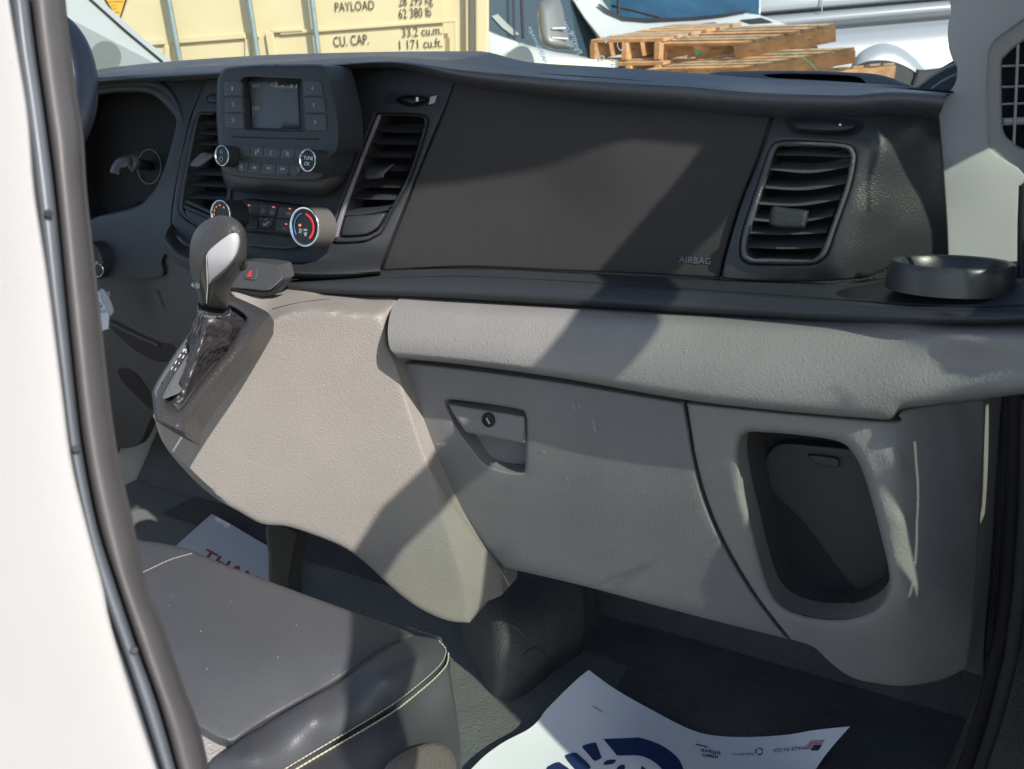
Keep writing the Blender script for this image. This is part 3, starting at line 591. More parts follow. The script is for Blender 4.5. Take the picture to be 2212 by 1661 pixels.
def faceS(c, ax, off=.001):
    u = np.cross(ax, [0, 0, 1.]); u /= np.linalg.norm(u); w = np.cross(ax, u); c = c+ax*off
    return Surf([('w', *c), ('w', *(c+u*.02)), ('w', *(c+w*.02))])
F2 = faceS(c2, a2, -.0008); text('legend', 'TUNE', (655, 344), (676, 346), 8, F2, WTX, radio); text('legend', 'OK', (657, 357), (669, 358), 8, F2, WTX, radio)
F1 = faceS(c1, a1, -.0008); decal('legend', ring(478, 344, 4, 6, 1.3)+ring(478, 328, 3, 4, 1.3), F1, ICO, radio)
# climate controls
CF = Surf([(513, 440, .805), (650, 450, .818), (530, 498, .792), (645, 508, .80)])
clim = panel('climate_panel', [(509, 442), (516, 434), (530, 431), (600, 438), (648, 444), (662, 452), (662, 500), (650, 512), (635, 508), (560, 500), (531, 498), (518, 475)], CF, SEALD, dash, step=12, edge=(5, .002), thick=.03)
for q in [[(513, 443), (522, 438), (560, 440), (558, 466), (524, 465)], [(561, 440), (580, 442), (576, 466), (559, 466)], [(581, 442), (600, 444), (594, 468), (577, 467)], [(603, 445), (645, 449), (634, 472), (598, 470)], [(525, 467), (555, 468), (554, 494), (533, 493)], [(558, 469), (591, 471), (585, 488), (579, 492), (562, 490)], [(598, 473), (630, 475), (630, 502), (592, 498)]]:
    button(q, clim, CF, e=(2.5, .0012), off=.002)
for q in ([(535, 442), (541, 442), (540, 445), (536, 445)], [(588, 446), (594, 446), (593, 449), (589, 449)], [(623, 449), (629, 450), (628, 453), (624, 452)], [(615, 482), (621, 483), (620, 486), (616, 485)]): decal('indicator_lamp', [q], CF, ORG, clim, off=.0034)
ic(ring(536, 455, 4, 4)+ring(568, 456, 3.5, 4)+ring(588, 459, 4, 4)+ring(622, 461, 4, 3)+ring(626, 461, 4, 3), CF, clim, .003)
ic([[(567, 485), (570, 480), (572, 484), (580, 477), (582, 479), (573, 488)], [(572, 473), (576, 473), (576, 475), (572, 475)]], CF, clim, .003)
text('legend', 'A/C', (610, 496), (620, 497), 6, CF, ICO, clim, off=.003)
panel('lower_tray', [(531, 503), (560, 504), (610, 509), (645, 513), (655, 516), (645, 532), (620, 537), (590, 536), (550, 532), (528, 528)], [(531, 500, .79), (650, 512, .80), (530, 530, .775), (640, 540, .785)], BTN, clim, step=9, edge=(4, .003), thick=.02)
k3, c3, a3, kr3 = knob('knob', 657, 490, .768, 43, .034, clim, body=mat('satin_grey_knob', (.16, .15, .145), .35, metal=.3))
k4, c4, a4, kr4 = knob('knob', 476, 463, .745, 31, .034, clim)
F3 = faceS(c3, a3, -.0008); U3 = np.cross(a3, [0, 0, 1.]); U3 /= -np.linalg.norm(U3); W3 = -np.cross(a3, U3); W3 = W3 if W3[2] > 0 else -W3
def arc3(name, c, ax, U_, W_, r, w, a0, a1, m, parent, n=22):
    a = np.radians(np.linspace(a0, a1, n)); c = c+ax*.0002
    G = np.array([[c+U_*np.cos(t)*rr+W_*np.sin(t)*rr for t in a] for rr in (r-w/2, r+w/2)])
    return grid(name, G, m, parent, smooth=False)
U3 = U3 if U3[0] > 0 else -U3
arc3('heat_arc', c3, a3, U3, W3, kr3*.64, kr3*.13, -60, 78, RED, clim); arc3('cold_arc', c3, a3, U3, W3, kr3*.66, kr3*.05, 100, 215, BLU, clim)
text('legend', 'MAX', (646, 497), (652, 498), 4, F3, WTX, clim); text('legend', 'A/C', (645, 503), (652, 504), 5, F3, WTX, clim); text('legend', 'MAX', (656, 499), (664, 499), 5, F3, WTX, clim)
decal('legend', [[(656, 502), (664, 502), (662, 510), (658, 510)]], F3, ICO, clim); decal('indicator_lamp', [[(645, 484), (651, 484), (650, 489), (645, 489)]], F3, ORG, clim)
U4 = np.cross(a4, [0, 0, 1.]); U4 /= np.linalg.norm(U4); U4 = U4 if U4[0] > 0 else -U4; W4 = np.cross(U4, a4); W4 = W4 if W4[2] > 0 else -W4
for t in (50, 90, 125, 155, 180): arc3('indicator_lamp', c4, a4, U4, W4, kr4*.62, kr4*.09, t-8, t+8, ORG, clim, 5)
# curved ledge with hazard switch under the stack
HS = Surf([(500, 570, .70), (600, 575, .72), (500, 630, .675), (590, 640, .69)])
loft('lower_trim', [[(372, 480, .80), (400, 530, .78), (530, 552, .785), (640, 562, .80), (740, 556, .82), (830, 545, .845)], [(360, 500, .77), (400, 545, .755), (530, 565, .755), (640, 577, .765), (740, 575, .78), (822, 570, .80)], [(355, 520, .755), (400, 560, .74), (530, 580, .735), (640, 590, .745), (740, 592, .765), (822, 588, .79)], [(355, 545, .76), (400, 580, .75), (530, 600, .75), (640, 603, .76), (740, 603, .78), (822, 596, .82)]], BLK, dash, n=50)
hz = panel('hazard_switch_panel', [(470, 568), (530, 563), (598, 570), (607, 578), (612, 598), (608, 606), (588, 624), (575, 628), (540, 625), (480, 615)], HS, BTN, dash, step=10, edge=(5, .004), thick=.02, off=.004)
panel('hazard_button', [(531, 576), (536, 574), (555, 576), (558, 580), (555, 598), (549, 605), (532, 603), (526, 600), (527, 585)], HS, BTN, hz, step=7, edge=(3, .002), thick=.004, off=.0065)
decal('hazard_triangle', [[(541, 584), (542.3, 588.5), (537, 596), (534, 596.5)], [(541, 584), (543, 584.3), (543, 597.5), (541.5, 595.5)], [(534, 597), (537, 595.2), (541.5, 595.5), (543, 598)], [(538.5, 591), (540.5, 589), (540, 593.5), (538, 593.5)]], HS, RED, hz, off=.0085)
panel('hazard_panel_front', [(470, 617), (540, 627), (578, 629), (590, 625), (612, 604), (614, 612), (600, 628), (590, 637), (560, 640), (480, 632)], [(470, 617, .672), (612, 604, .695), (600, 640, .70), (480, 640, .685)], BLK, dash, step=10, edge=(3, .003), thick=.01)
# instrument side
IS = Surf([(150, 170, .90), (440, 160, .90), (150, 400, .86), (330, 420, .83), (400, 300, .85), (372, 470, .81), (300, 600, .80)])
panel('instrument_hood', [(130, 166), (130, 166), (210, 172), (330, 165), (400, 160), (445, 160), (445, 168), (430, 205), (412, 250), (391, 340), (376, 420), (370, 480), (383, 512), (383, 512), (350, 560), (335, 600), (130, 600), (130, 600)], IS, BLK, dash,
      holes=[[(140, 212), (210, 206), (260, 200), (320, 202), (350, 220), (375, 248), (381, 265), (372, 305), (358, 355), (340, 400), (325, 420), (297, 445), (220, 465), (140, 470)]], step=14, edge=(4, .003), hedge=(12, .012), thick=.02, hdepth=.12, hback=(-.4, 1, .1))
ring_out = cr([(150, 192), (210, 184), (300, 178), (345, 184), (372, 205), (390, 240), (398, 275)], 6)
tube('hood_brow', IS.P(ring_out, -.001), np.interp(np.linspace(0, 1, len(ring_out)), [0, .6, 1], [.006, .006, .001]), BLKS, dash, seg=8)
panel('instrument_panel_back', [(100, 180), (400, 180), (400, 480), (100, 480)], [(100, 180, 1.02), (400, 180, 1.0), (100, 480, .96), (400, 480, .95)], DRK, dash, step=60, thick=0, curve=False)
gS = Surf([(250, 300, .90), (400, 300, .90), (300, 420, .89)])
decal('gauge_ring', ring(322, 360, 26, 38, 1.3, n=30), Surf([(100, 180, 1.015), (400, 180, .995), (100, 480, .955), (400, 480, .945)]), ICO, dash)
# knee area left of the console
KS = Surf([(130, 600, .86), (380, 520, .80), (470, 640, .74), (200, 900, .95), (400, 800, .88), (260, 1000, 1.05)])
KN = mat('knee_panel_grey', (.06, .058, .058), .6, (400, .35, .002), var=.06)
panel('knee_panel', [(120, 560), (330, 560), (385, 508), (420, 535), (500, 560), (560, 600), (560, 660), (450, 800), (380, 900), (352, 915), (330, 900), (300, 960), (250, 970), (230, 990), (120, 990)], KS, KN, dash, step=22, edge=(6, .006), thick=.02)
panel('knee_pocket', [(236, 700), (246, 692), (290, 715), (340, 738), (372, 745), (378, 762), (368, 780), (330, 778), (290, 755), (255, 725)], KS, SEALD, dash, step=12, thick=0, off=.003)
panel('knee_pocket', [(254, 802), (268, 796), (292, 806), (312, 830), (330, 860), (336, 885), (318, 878), (290, 850), (265, 825)], KS, SEALD, dash, step=12, thick=0, off=.003)
for q in ([(232, 693), (290, 722), (345, 745)],): tube('pocket_lip', KS.P(cr(q, 5), .004), .004, KN, dash, seg=8)
for k in range(5): decal('speaker_slots', [[(336+k*3, 626+k*8), (343+k*3, 628+k*8), (346+k*3, 633+k*8), (339+k*3, 631+k*8)]], KS, SEALD, dash, off=.002)
lathe('ignition_barrel', P3(201, 562, .80), (0, -1, .1), [(.034, -.02), (.034, .004), (.030, .007), (.026, .004), (.026, -.004), (0, -.004)], BLK, dash)

# ------------------------------------------------------------------ console under the stack
_A, _B, _C = P3(870, 850, .712), P3(528, 830, 1.232, 'z'), P3(1012, 1343, .70); _n = np.cross(_B-_A, _C-_A); _n /= np.linalg.norm(_n)
class Plane(Surf):
    def __init__(s, A, n, sag=None): s.A = A; s.nn = n; s.sag = sag
    def depth(s, xy):
        xy = np.atleast_2d(xy); r = ray_n(xy); d = ((s.A-CAM)@s.nn)/(r@s.nn)
        return d if s.sag is None else d-s.sag(xy)
FP = Plane(_A, _n, lambda q: .018*np.exp(-(((q[:, 0]-720)/230)**2+((q[:, 1]-900)/260)**2))-.02*np.clip((q[:, 1]-1230)/110, 0, 1)**2*.6)
ridge = [(866, 646), (857, 657), (765, 674), (690, 697), (640, 718), (607, 738), (565, 782), (528, 830), (482, 874), (440, 912), (426, 940)]
lowl = [(426, 940), (421, 965), (427, 1010), (450, 1040), (500, 1077), (560, 1108), (620, 1137)]
botl = [(620, 1137), (680, 1156), (740, 1181), (790, 1216), (850, 1272), (905, 1313), (965, 1340), (1013, 1345)]
corn = [(1013, 1345), (1008, 1310), (985, 1225), (950, 1110), (932, 1040)]
rsm = [(932, 1040), (926, 1000), (905, 938), (880, 862), (858, 790), (846, 762), (837, 740), (837, 705), (846, 676), (866, 646)]
def at(S, p): return [('w', *q) for q in S.P(np.array(p, float))]
class Body(Surf):
    """a moulded body: several faces meeting in rounded edges"""
    def __init__(s, base, parts): s.base = base; s.parts = parts
    def depth(s, xy):
        xy = np.atleast_2d(xy); d = s.base.depth(xy)
        for q, k in s.parts: e = q.depth(xy); d = .5*(d+e+np.sqrt((d-e)**2+k*k))
        return d
def near(S, p, off): return [('w', *q) for q in S.P(np.array(p, float), off)]
TS = Surf(at(FP, ridge[1:10:2])+[('w', *P3(576, 684, 1.268, 'z')), ('w', *P3(480, 800, 1.222, 'z')), ('w', *P3(400, 905, 1.184, 'z')), (600, 640, .71), (500, 630, .68), (700, 640, .74), (800, 640, .762), (860, 640, .765)]+
          near(FP, [(640, 860), (800, 760)], .055)+near(FP, [(750, 1000), (900, 900), (950, 1250), (600, 1050)], .14)+near(FP, [(460, 1010)], .05))
US = Surf(at(FP, [(424, 975), (560, 1112)])+[(352, 955, .54), (470, 1082, .60)])
RSd = Surf(at(FP, [(932, 1040), (1013, 1343)])+[(985, 1096, .725), (1088, 1278, .735)])
CB = Body(FP, [(TS, .005), (US, .03), (RSd, .003)])
con = panel('console', [(495, 622), (600, 632), (700, 637), (790, 636), (850, 634), (866, 642), (866, 646)]+[(846, 676), (837, 705), (837, 740), (846, 762), (858, 790), (880, 862), (905, 938), (933, 1012), (985, 1096), (1042, 1176), (1086, 1232), (1086, 1232), (1088, 1278), (1070, 1292), (1045, 1304), (1014, 1345), (1014, 1345)]+
      botl[::-1][1:]+[(565, 1131), (515, 1104), (470, 1079), (430, 1047), (388, 1004), (352, 956), (336, 912), (336, 890), (400, 860), (480, 760), (545, 690)], CB, TAU, dash, step=7, edge=(12, .004), thick=.04)
CS = CB
tube('console_seam', CS.P(cr([(588, 668), (640, 655), (690, 648), (712, 646)], 5), .0005), .0007, SEALD, dash, seg=6)
# gear lever
gl = thing('gear_lever', P3(420, 830, .5), 'leather gear lever with silver insert rising from a black boot and bezel', 'gear lever')
BZS = Surf([(500, 640, .635), (580, 678, .635), (330, 850, .44), (400, 938, .425), (470, 830, .50), (380, 760, .50), (540, 745, .565)])
panel('bezel', [(436, 676), (430, 684), (394, 740), (369, 776), (342, 819), (329, 845), (329, 858), (334, 900), (342, 913), (396, 941), (404, 938), (413, 908), (440, 870), (480, 817), (535, 752), (575, 696), (582, 678), (540, 655), (494, 637), (470, 640)], BZS, BEZ, gl,
      holes=[[(446, 694), (414, 756), (388, 800), (362, 848), (358, 864), (380, 886), (398, 872), (434, 822), (484, 762), (518, 712), (532, 686), (500, 662), (474, 660)]], step=6, edge=(21, .019), hedge=(16, .012), thick=.04, back=(-.45, .6, -.55), hdepth=.03, off=.019)
STRIP = mat('indicator_strip', (.10, .11, .12), .45, spec=.4)
panel('gear_indicator', [(431, 692), (437, 700), (410, 752), (385, 798), (352, 862), (333, 850), (346, 818), (372, 778), (398, 738)], BZS, STRIP, gl, step=8, edge=(3, .002), thick=.02, off=.016)
for s, x, y in (('R', 398, 757), ('N', 390, 769), ('D', 381, 783), ('M', 373, 796)):
    text('gear_letter', s, (x+4.5, y+4.5), (x-3, y-3.5) if 0 else (x+4, y+5), 8, BZS, WTX, gl, off=.0176, up=(-1, -.2)) if 0 else text('gear_letter', s, (x-4, y+3), (x+5, y+5), 8, BZS, WTX, gl, off=.0176, up=(.5, -1))
decal('gear_letter', [[(350, 824), (356, 828), (354, 831), (348, 827)]], BZS, SEALD, gl, off=.0176)
def boot():
    base = resamp(np.vstack([cr([(452, 700), (420, 756), (394, 800), (368, 850), (364, 864), (382, 878), (396, 870), (432, 822), (480, 762), (520, 708), (534, 686), (500, 664), (474, 666)], 5, True)]), 64)
    B = BZS.P(base, -.006); c = P3(462, 676, .515); top = P3(463, 668, .512)
    ax = top-P3(440, 800, .50); ax /= np.linalg.norm(ax); u = np.cross(ax, [0, 1, 0]); u /= np.linalg.norm(u); w = np.cross(ax, u)
    T = []; cen = B.mean(0)
    a0 = [math.atan2((b-cen)@w, (b-cen)@u) for b in B]
    T = np.array([top+.0155*(cos(a)*u+sin(a)*w) for a in a0]); G = []
    for k, t in enumerate(np.linspace(0, 1, 26)):
        low = np.array([top+(.0165+.012*t)*(cos(a)*u+sin(a)*w)-ax*(.075*t) for a in a0]); base_w = max(0, (t-.25)/.75)**1.25
        R = (T*(1-t)+low*t)*(1-base_w)+B*base_w
        wr = .0016*np.sin(np.array(a0)*4+t*7)*np.sin(pi*t)+.0016*np.sin(np.array(a0)*2-t*30)*np.sin(pi*t)+.0008*np.sin(np.array(a0)*9+t*40)*np.sin(pi*t)
        d = R-(cen*t+top*(1-t)); d /= np.linalg.norm(d, axis=1)[:, None]; G.append(R+d*wr[:, None])
    o = grid('boot', np.array(G), BOOT, gl, cv=True, smooth='all')
    G = np.array(G)
    for jj in (10, 12):
        L_ = G[1:-3, jj]; q = [L_[i]+(L_[i]-cen)*.0+np.array([.0006, -.0012, .0006]) for i in range(len(L_))]
        tube('boot_seam', q, .0007, STI if 0 else LTH, o, seg=6)
boot()
LT = P3(463, 664, .512); LB = P3(461, 682, .512)
tube('collar', [LT*.85+LB*.15, LT*.6+LB*.4], .0168, CHR, gl, seg=30); tube('collar_base', [LT*1.1-LB*.1, LB], .0162, BLK, gl, seg=30)
KO = [(434, 664), (428, 640), (420, 615), (412, 590), (409, 560), (412, 522), (424, 494), (446, 475), (470, 466), (495, 467), (515, 478), (528, 495), (533, 515), (533, 550), (530, 572), (520, 590), (508, 608), (498, 624), (495, 645), (491, 664), (462, 669)]
knobo = blob('knob', KO, [(470, 470, .50), (410, 560, .49), (530, 560, .505), (460, 665, .512), (480, 570, .497)], .027, 46, LTHR, gl, step=6)
dd = proj(P3(470, 560, .497))[2]
class Skin(Surf):
    """the front skin of a blob"""
    def __init__(s, base, out, T, R): s.b = Surf(base); s.o = dens(cr(out, 5, True), 6); s.T = T; s.R = R
    def depth(s, xy): xy = np.atleast_2d(xy); return s.b.depth(xy)-s.T*(1-prof(sdist(xy, s.o), s.R))
KI = Skin([(470, 470, .50), (410, 560, .49), (530, 560, .505), (460, 665, .512), (480, 570, .497)], KO, .027, 46)
panel('knob_insert', [(447, 548), (466, 528), (491, 509), (505, 503), (513, 508), (516, 522), (511, 547), (497, 570), (476, 591), (460, 604), (452, 616), (449, 622), (446, 600), (445, 570)], KI, SIL, gl, step=5, edge=(4, .0015), thick=.002, off=.0022)
panel('knob_trim', [(441, 556), (445, 550), (448, 620), (447, 655), (442, 660), (434, 642), (431, 615), (434, 580)], KI, GLS, gl, step=5, edge=(2, .0008), thick=.002, off=.0014)
tube('trim_edge', KI.P(cr([(447, 550), (449, 600), (449, 625), (446, 657)], 5), .0022), .0008, CHR, gl, seg=6)
pst = KI.P(cr([(450, 616), (476, 595), (498, 572), (513, 548), (519, 520), (514, 503), (500, 499)], 8), .0008)
for q in range(0, len(pst)-1, 2): pass
merge('stitching', [tube('s', [pst[i], pst[i]*.35+pst[i+1]*.65], .0009, LTH, None, seg=5) for i in range(len(pst)-1)], gl)
panel('shift_clip', [(415, 611), (430, 613), (429, 623), (417, 621)], KI, mat('clip_grey', (.45, .5, .52), .3), gl, step=6, thick=.002, off=.001)
blob('release_button', [(515, 583), (524, 572), (533, 560), (534, 575), (530, 583), (520, 586)], [(515, 583, .50), (533, 560, .50), (530, 583, .50)], .01, 8, BLK, gl)
# steering wheel, stalk, key
sw = thing('steering_wheel', P3(95, 200, .80), 'dark steering wheel rim peeking out behind the door seal', 'steering wheel')
el = [P3(96+92*cos(a), 190+150*sin(a), .80-.05*sin(a)) for a in np.linspace(0, 2*pi, 72, endpoint=False)]
tube('rim', el, .0165, mat('rim_leather', (.055, .065, .09), .45, (500, .3, .001)), sw, seg=18, closed=True)
blob('hub', [(40, 240), (80, 210), (130, 230), (140, 300), (110, 360), (60, 360)], [(40, 240, .80), (130, 230, .83), (80, 360, .78)], .03, 30, BLK, sw)
tube('spoke', [P3(95, 270, .80), P3(150, 285, .79), P3(172, 260, .79)], .012, BLK, sw)
stk = thing('wiper_stalk', P3(290, 350, .88), 'grey column stalk end standing out in the dark instrument opening', 'stalk')
STK = mat('stalk_grey', (.085, .088, .096), .4)
blob('stalk_tip', [(238, 372), (243, 355), (252, 343), (262, 338), (275, 335), (282, 340), (280, 355), (272, 362), (262, 364), (258, 377), (248, 375)], [(238, 372, .84), (280, 335, .87), (262, 378, .84)], .012, 12, STK, stk, step=5)
blob('stalk_collar', [(275, 337), (286, 331), (296, 335), (301, 350), (297, 365), (286, 373), (278, 364), (276, 350)], [(275, 337, .875), (300, 340, .885), (286, 373, .87)], .014, 12, STK, stk, step=5)
tube('stalk_arm', [P3(292, 352, .885), P3(330, 360, 1.0)], .010, BLK, stk)
key = thing('ignition_key', P3(215, 600, .78), 'key on a ring with grey fob and white printed tag in the ignition', 'key')
kb = P3(214, 566, .765); box('key_bow', kb, ray_n(np.array([[214, 566]]))[0]*0+np.array([.86, -.35, .12]), (0, 1, 0), (0, 0, 1), .024, .010, .006, CHR, key, .001)
rg = [P3(211+12*cos(a), 584+14*sin(a), .762) for a in np.linspace(0, 2*pi, 28, endpoint=False)]; tube('key_ring', rg, .0009, CHR, key, seg=6, closed=True)
TGS = Surf([(200, 630, .765), (236, 633, .768), (214, 712, .76)])
panel('tag_card', [(196, 638), (230, 631), (236, 636), (234, 705), (230, 711), (212, 716), (198, 716)], TGS, mat('tag_white', (.55, .58, .62), .5), key, step=8, thick=.0015)
text('tag_number', '13420', (207, 677), (229, 675), 7, TGS, INK, key); decal('tag_emblem', ring(215, 660, 6, 6, 1.5)+[[(210, 657), (220, 662), (219, 664), (209, 659)]], TGS, NAVY, key)
blob('fob', [(215, 626), (224, 624), (230, 632), (238, 645), (247, 668), (246, 676), (239, 683), (233, 677), (226, 660), (219, 648)], [(215, 626, .757), (247, 668, .76), (233, 683, .755)], .004, 5, mat('fob_grey', (.28, .31, .36), .35), key, step=5)

# ------------------------------------------------------------------ cup holder on the ledge end
cupc = P3(2050, 597, .752); z_ = proj(cupc)[2]; rr = 119*z_/F
ch = thing('cup_holder', cupc, 'round black cup holder ring at the right end of the dash ledge', 'cup holder')
CAX = np.array([0, .06, 1.])
lathe('ring', cupc+np.array([0, 0, -.003]), CAX, [(rr*1.03, -.008), (rr*1.02, .003), (rr*1.005, .011), (rr*.985, .015), (rr*.95, .0165), (rr*.88, .0155), (rr*.82, .011), (rr*.79, .002), (rr*.77, -.010), (0, -.0105)], mat('cup_ring_black', (.04, .041, .044), .33, (1500, .15, .0006), spec=.6), ch, seg=80)

# ------------------------------------------------------------------ seat
seat = thing('passenger_seat', P3(800, 1661, .40), 'black leather passenger seat with cream double stitching in front of the dash', 'seat')
Z = lambda x, y, z: (x, y, z, 'z')
SS = Surf([Z(290, 1165, .99), Z(440, 1205, .985), Z(600, 1262, .975), Z(800, 1337, .96), Z(895, 1374, .95), Z(600, 1400, .99), Z(400, 1350, 1.0), Z(720, 1475, .965), Z(500, 1605, .97), Z(420, 1560, .985), Z(750, 1400, .972)])
panel('cushion', [(250, 1150), (300, 1166), (340, 1172), (400, 1184), (440, 1200), (500, 1225), (580, 1255), (680, 1292), (800, 1335), (860, 1356), (898, 1373), (898, 1373), (850, 1392), (790, 1431), (720, 1477), (640, 1522), (560, 1568), (501, 1608), (501, 1608), (460, 1592), (420, 1568), (380, 1540), (330, 1400), (260, 1250)], SS, LTH, seat, step=16, edge=(11, .008), thick=.08, back=(0, .3, -1))
SB = Surf([Z(898, 1374, .955), Z(930, 1378, .958), Z(964, 1408, .945), Z(850, 1392, .965), Z(720, 1477, .965), Z(560, 1568, .968), Z(500, 1608, .97), Z(930, 1462, .95), Z(850, 1528, .95), Z(700, 1618, .95), Z(560, 1700, .95), Z(820, 1460, .983), Z(680, 1550, .985), Z(540, 1640, .988), Z(905, 1420, .972)])
panel('bolster', [(899, 1374), (899, 1374), (925, 1377), (950, 1384), (963, 1398), (966, 1412), (956, 1438), (930, 1464), (890, 1498), (850, 1529), (780, 1571), (700, 1618), (620, 1667), (520, 1740), (420, 1760), (440, 1661), (502, 1609), (560, 1570), (640, 1524), (720, 1479), (790, 1433), (850, 1394)], SB, LTH, seat, step=13, edge=(10, .008), thick=.02, back=(0, .2, -1))
panel('centre_fabric', [(430, 1572), (460, 1590), (500, 1609), (440, 1665), (400, 1800), (380, 1700), (415, 1600)], [Z(430, 1572, .965), Z(500, 1609, .955), Z(440, 1665, .955)], mat('seat_fabric', (.30, .29, .28), .9, (500, .6, .002)), seat, step=12, thick=.02, back=(0, 0, -1))
XX = lambda x, y, v: (x, y, v, 'x')
SSd = Surf([(966, 1412, *[P3(966, 1412, .945, 'z')[1]]), (930, 1464, P3(930, 1464, .943, 'z')[1]), (850, 1529, P3(850, 1529, .943, 'z')[1]), (700, 1618, P3(700, 1618, .943, 'z')[1]), (560, 1710, P3(560, 1710, .943, 'z')[1]), XX(975, 1500, -.385), XX(995, 1600, -.375), XX(1005, 1760, -.365), XX(850, 1640, -.362), XX(760, 1750, -.355)])
panel('side_cover', [(967, 1412), (967, 1412), (972, 1450), (980, 1500), (989, 1560), (996, 1610), (998, 1661), (1004, 1760), (600, 1800), (520, 1745), (622, 1669), (702, 1620), (782, 1573), (852, 1531), (892, 1500), (932, 1466), (958, 1440)], SSd, LTH, seat, step=14, edge=(7, .005), thick=.03, back=(-1, .2, 0))
pa = SB.P(cr([(948, 1384), (962, 1400), (962, 1414), (952, 1434), (926, 1460), (886, 1493), (846, 1523), (776, 1566), (696, 1613), (616, 1661), (560, 1700)], 10), .0015)
pb = SSd.P(cr([(969, 1410), (968, 1424), (962, 1440), (936, 1468), (896, 1502), (856, 1533), (788, 1575), (708, 1621), (628, 1669), (580, 1705)], 10), .0015)
def stitches(p, gap, r, m, parent, name='stitching'):
    s = np.r_[0, np.cumsum(np.linalg.norm(np.diff(p, axis=0), axis=1))]; n = int(s[-1]/gap); t = np.linspace(0, s[-1], n*2)
    q = np.array([np.interp(t, s, p[:, k]) for k in range(3)]).T
    return merge(name, [tube('s', [q[i], (q[i]+q[i+1])/2+(CAM-q[i])*.0008, q[i+1]+(q[i+1]-q[i])*.55], r, m, None, seg=5) for i in range(0, len(q)-1, 2)], parent)
stitches(pa, .0040, .0005, STI, seat); stitches(pb, .0040, .0008, STI, seat)
pc = SS.P(cr([(300, 1240), (330, 1226), (370, 1208), (412, 1196)], 6), .001); stitches(pc, .005, .0009, mat('seam_highlight_thread', (.24, .235, .23), .6), seat)  # seam drawn as thread, its pale colour standing in for the seam's highlight
_sp = np.random.default_rng(5); SPK = mat('pale_crumb', (.6, .58, .52), .8)
_pts = [(373, 1288), (434, 1363), (447, 1445), (600, 1420), (720, 1457), (500, 1300), (640, 1350)]+[tuple(p) for p in _sp.uniform((340, 1220), (800, 1450), (6, 2)) if p[1] > 1215+.33*(p[0]-340)+25 and p[1] < 1500]
quads('crumbs', [[(x-w, y), (x, y-w), (x+w, y), (x, y+w)] for (x, y), w in zip(_pts, _sp.uniform(.5, 1.3, len(_pts)))], SS, SPK, seat, .001)['kind'] = 'stuff'
blob('seat_side_shield', [(830, 1661), (860, 1632), (900, 1612), (940, 1604), (965, 1612), (980, 1632), (985, 1661), (980, 1720), (820, 1720)], [XX(860, 1640, -.352), XX(980, 1640, -.355), XX(900, 1720, -.345)], .012, 22, mat('shield_plastic', (.16, .14, .13), .5, (400, .5, .002)), seat)

# ------------------------------------------------------------------ floor, footwell
wbox('floor', -1.85, .3, -1.3, 1.42, .56, .598, FLR, van)
mk('toe_board', [(-1.84, 1.08, .6), (.25, 1.08, .6), (.25, 1.38, .95), (-1.84, 1.38, .95), (-1.84, 1.40, 1.3), (.25, 1.40, 1.3)], [(0, 1, 2, 3), (3, 2, 5, 4)], CARP, van, smooth=False)
wbox('carpet', -1.6, -.36, .98, 1.2, .595, .604, CARP, van)
wbox('carpet_mat', -.36, .28, .62, 1.3, .595, .606, CARP, van)
HU = Surf([(1085, 1235, 1.0), (1250, 1255, 1.02), (1050, 1310, .88), (1065, 1400, .82), (1060, 1500, .82), (1120, 1595, .84), (1010, 1480, .90), (975, 1400, .96), (1150, 1400, .86), (1255, 1400, .97), (1240, 1500, .97), (1160, 1500, .87), (980, 1340, .98)])
hump = panel('engine_tunnel_hump', [(960, 1330), (1010, 1330), (1040, 1300), (1075, 1270), (1100, 1215), (1180, 1215), (1250, 1240), (1266, 1290), (1264, 1400), (1248, 1480), (1215, 1540), (1175, 1575), (1130, 1600), (1100, 1605), (1060, 1590), (1030, 1550), (1005, 1490), (985, 1430), (968, 1390)], HU, CARP, van, step=15, edge=(16, .02), thick=.05)  # side bulge of the engine tunnel
panel('grommet', [(1155+26*cos(a), 1432+33*sin(a)) for a in np.linspace(0, 2*pi, 20, endpoint=False)], HU, CARP, van, step=9, edge=(4, .003), thick=.006, off=.005)
panel('heater_duct', [(578, 1135), (640, 1145), (640, 1180), (628, 1250), (625, 1300), (585, 1300), (580, 1200)], [(578, 1140, .80), (640, 1145, .85), (585, 1290, .82)], KN, dash, step=14, edge=(8, .01), thick=.03)
# tread sheets
PS = Surf([Z(1272, 1448, .65), Z(1420, 1540, .618), Z(1545, 1590, .609), Z(1700, 1588, .612), Z(1836, 1570, .65), Z(1780, 1640, .62), Z(1165, 1555, .63), Z(1090, 1600, .622), Z(1000, 1690, .62), Z(1250, 1560, .63), Z(1400, 1650, .63), Z(1500, 1800, .625), Z(1200, 1800, .615), Z(1850, 1900, .61)])
pp_ = panel('paper_sheet', [(1272, 1447), (1272, 1447), (1330, 1489), (1420, 1540), (1490, 1575), (1545, 1589), (1620, 1592), (1700, 1587), (1760, 1577), (1836, 1569), (1836, 1569), (1800, 1610), (1768, 1652), (1700, 1760), (1600, 1900), (1600, 1900), (1250, 1950), (900, 1780), (900, 1780), (1017, 1662), (1050, 1630), (1090, 1602), (1140, 1576), (1163, 1556), (1180, 1533), (1215, 1497), (1250, 1464)], PS, PAP, None, step=14, thick=.0006, back=(0, 0, -1))
mat1 = thing('paper_floor_mat', P3(1400, 1640, .6, 'z'), 'white paper floor mat with navy print lying in the passenger footwell', 'paper mat')
def adopt(o, t):
    l = np.array(t.location); me = o.data
    for v in me.vertices: v.co = Vector(np.array(v.co)-l)
    o.parent = t
adopt(pp_, mat1)
cc = np.array([1330., 1690.])
def wedge(pts): return pts
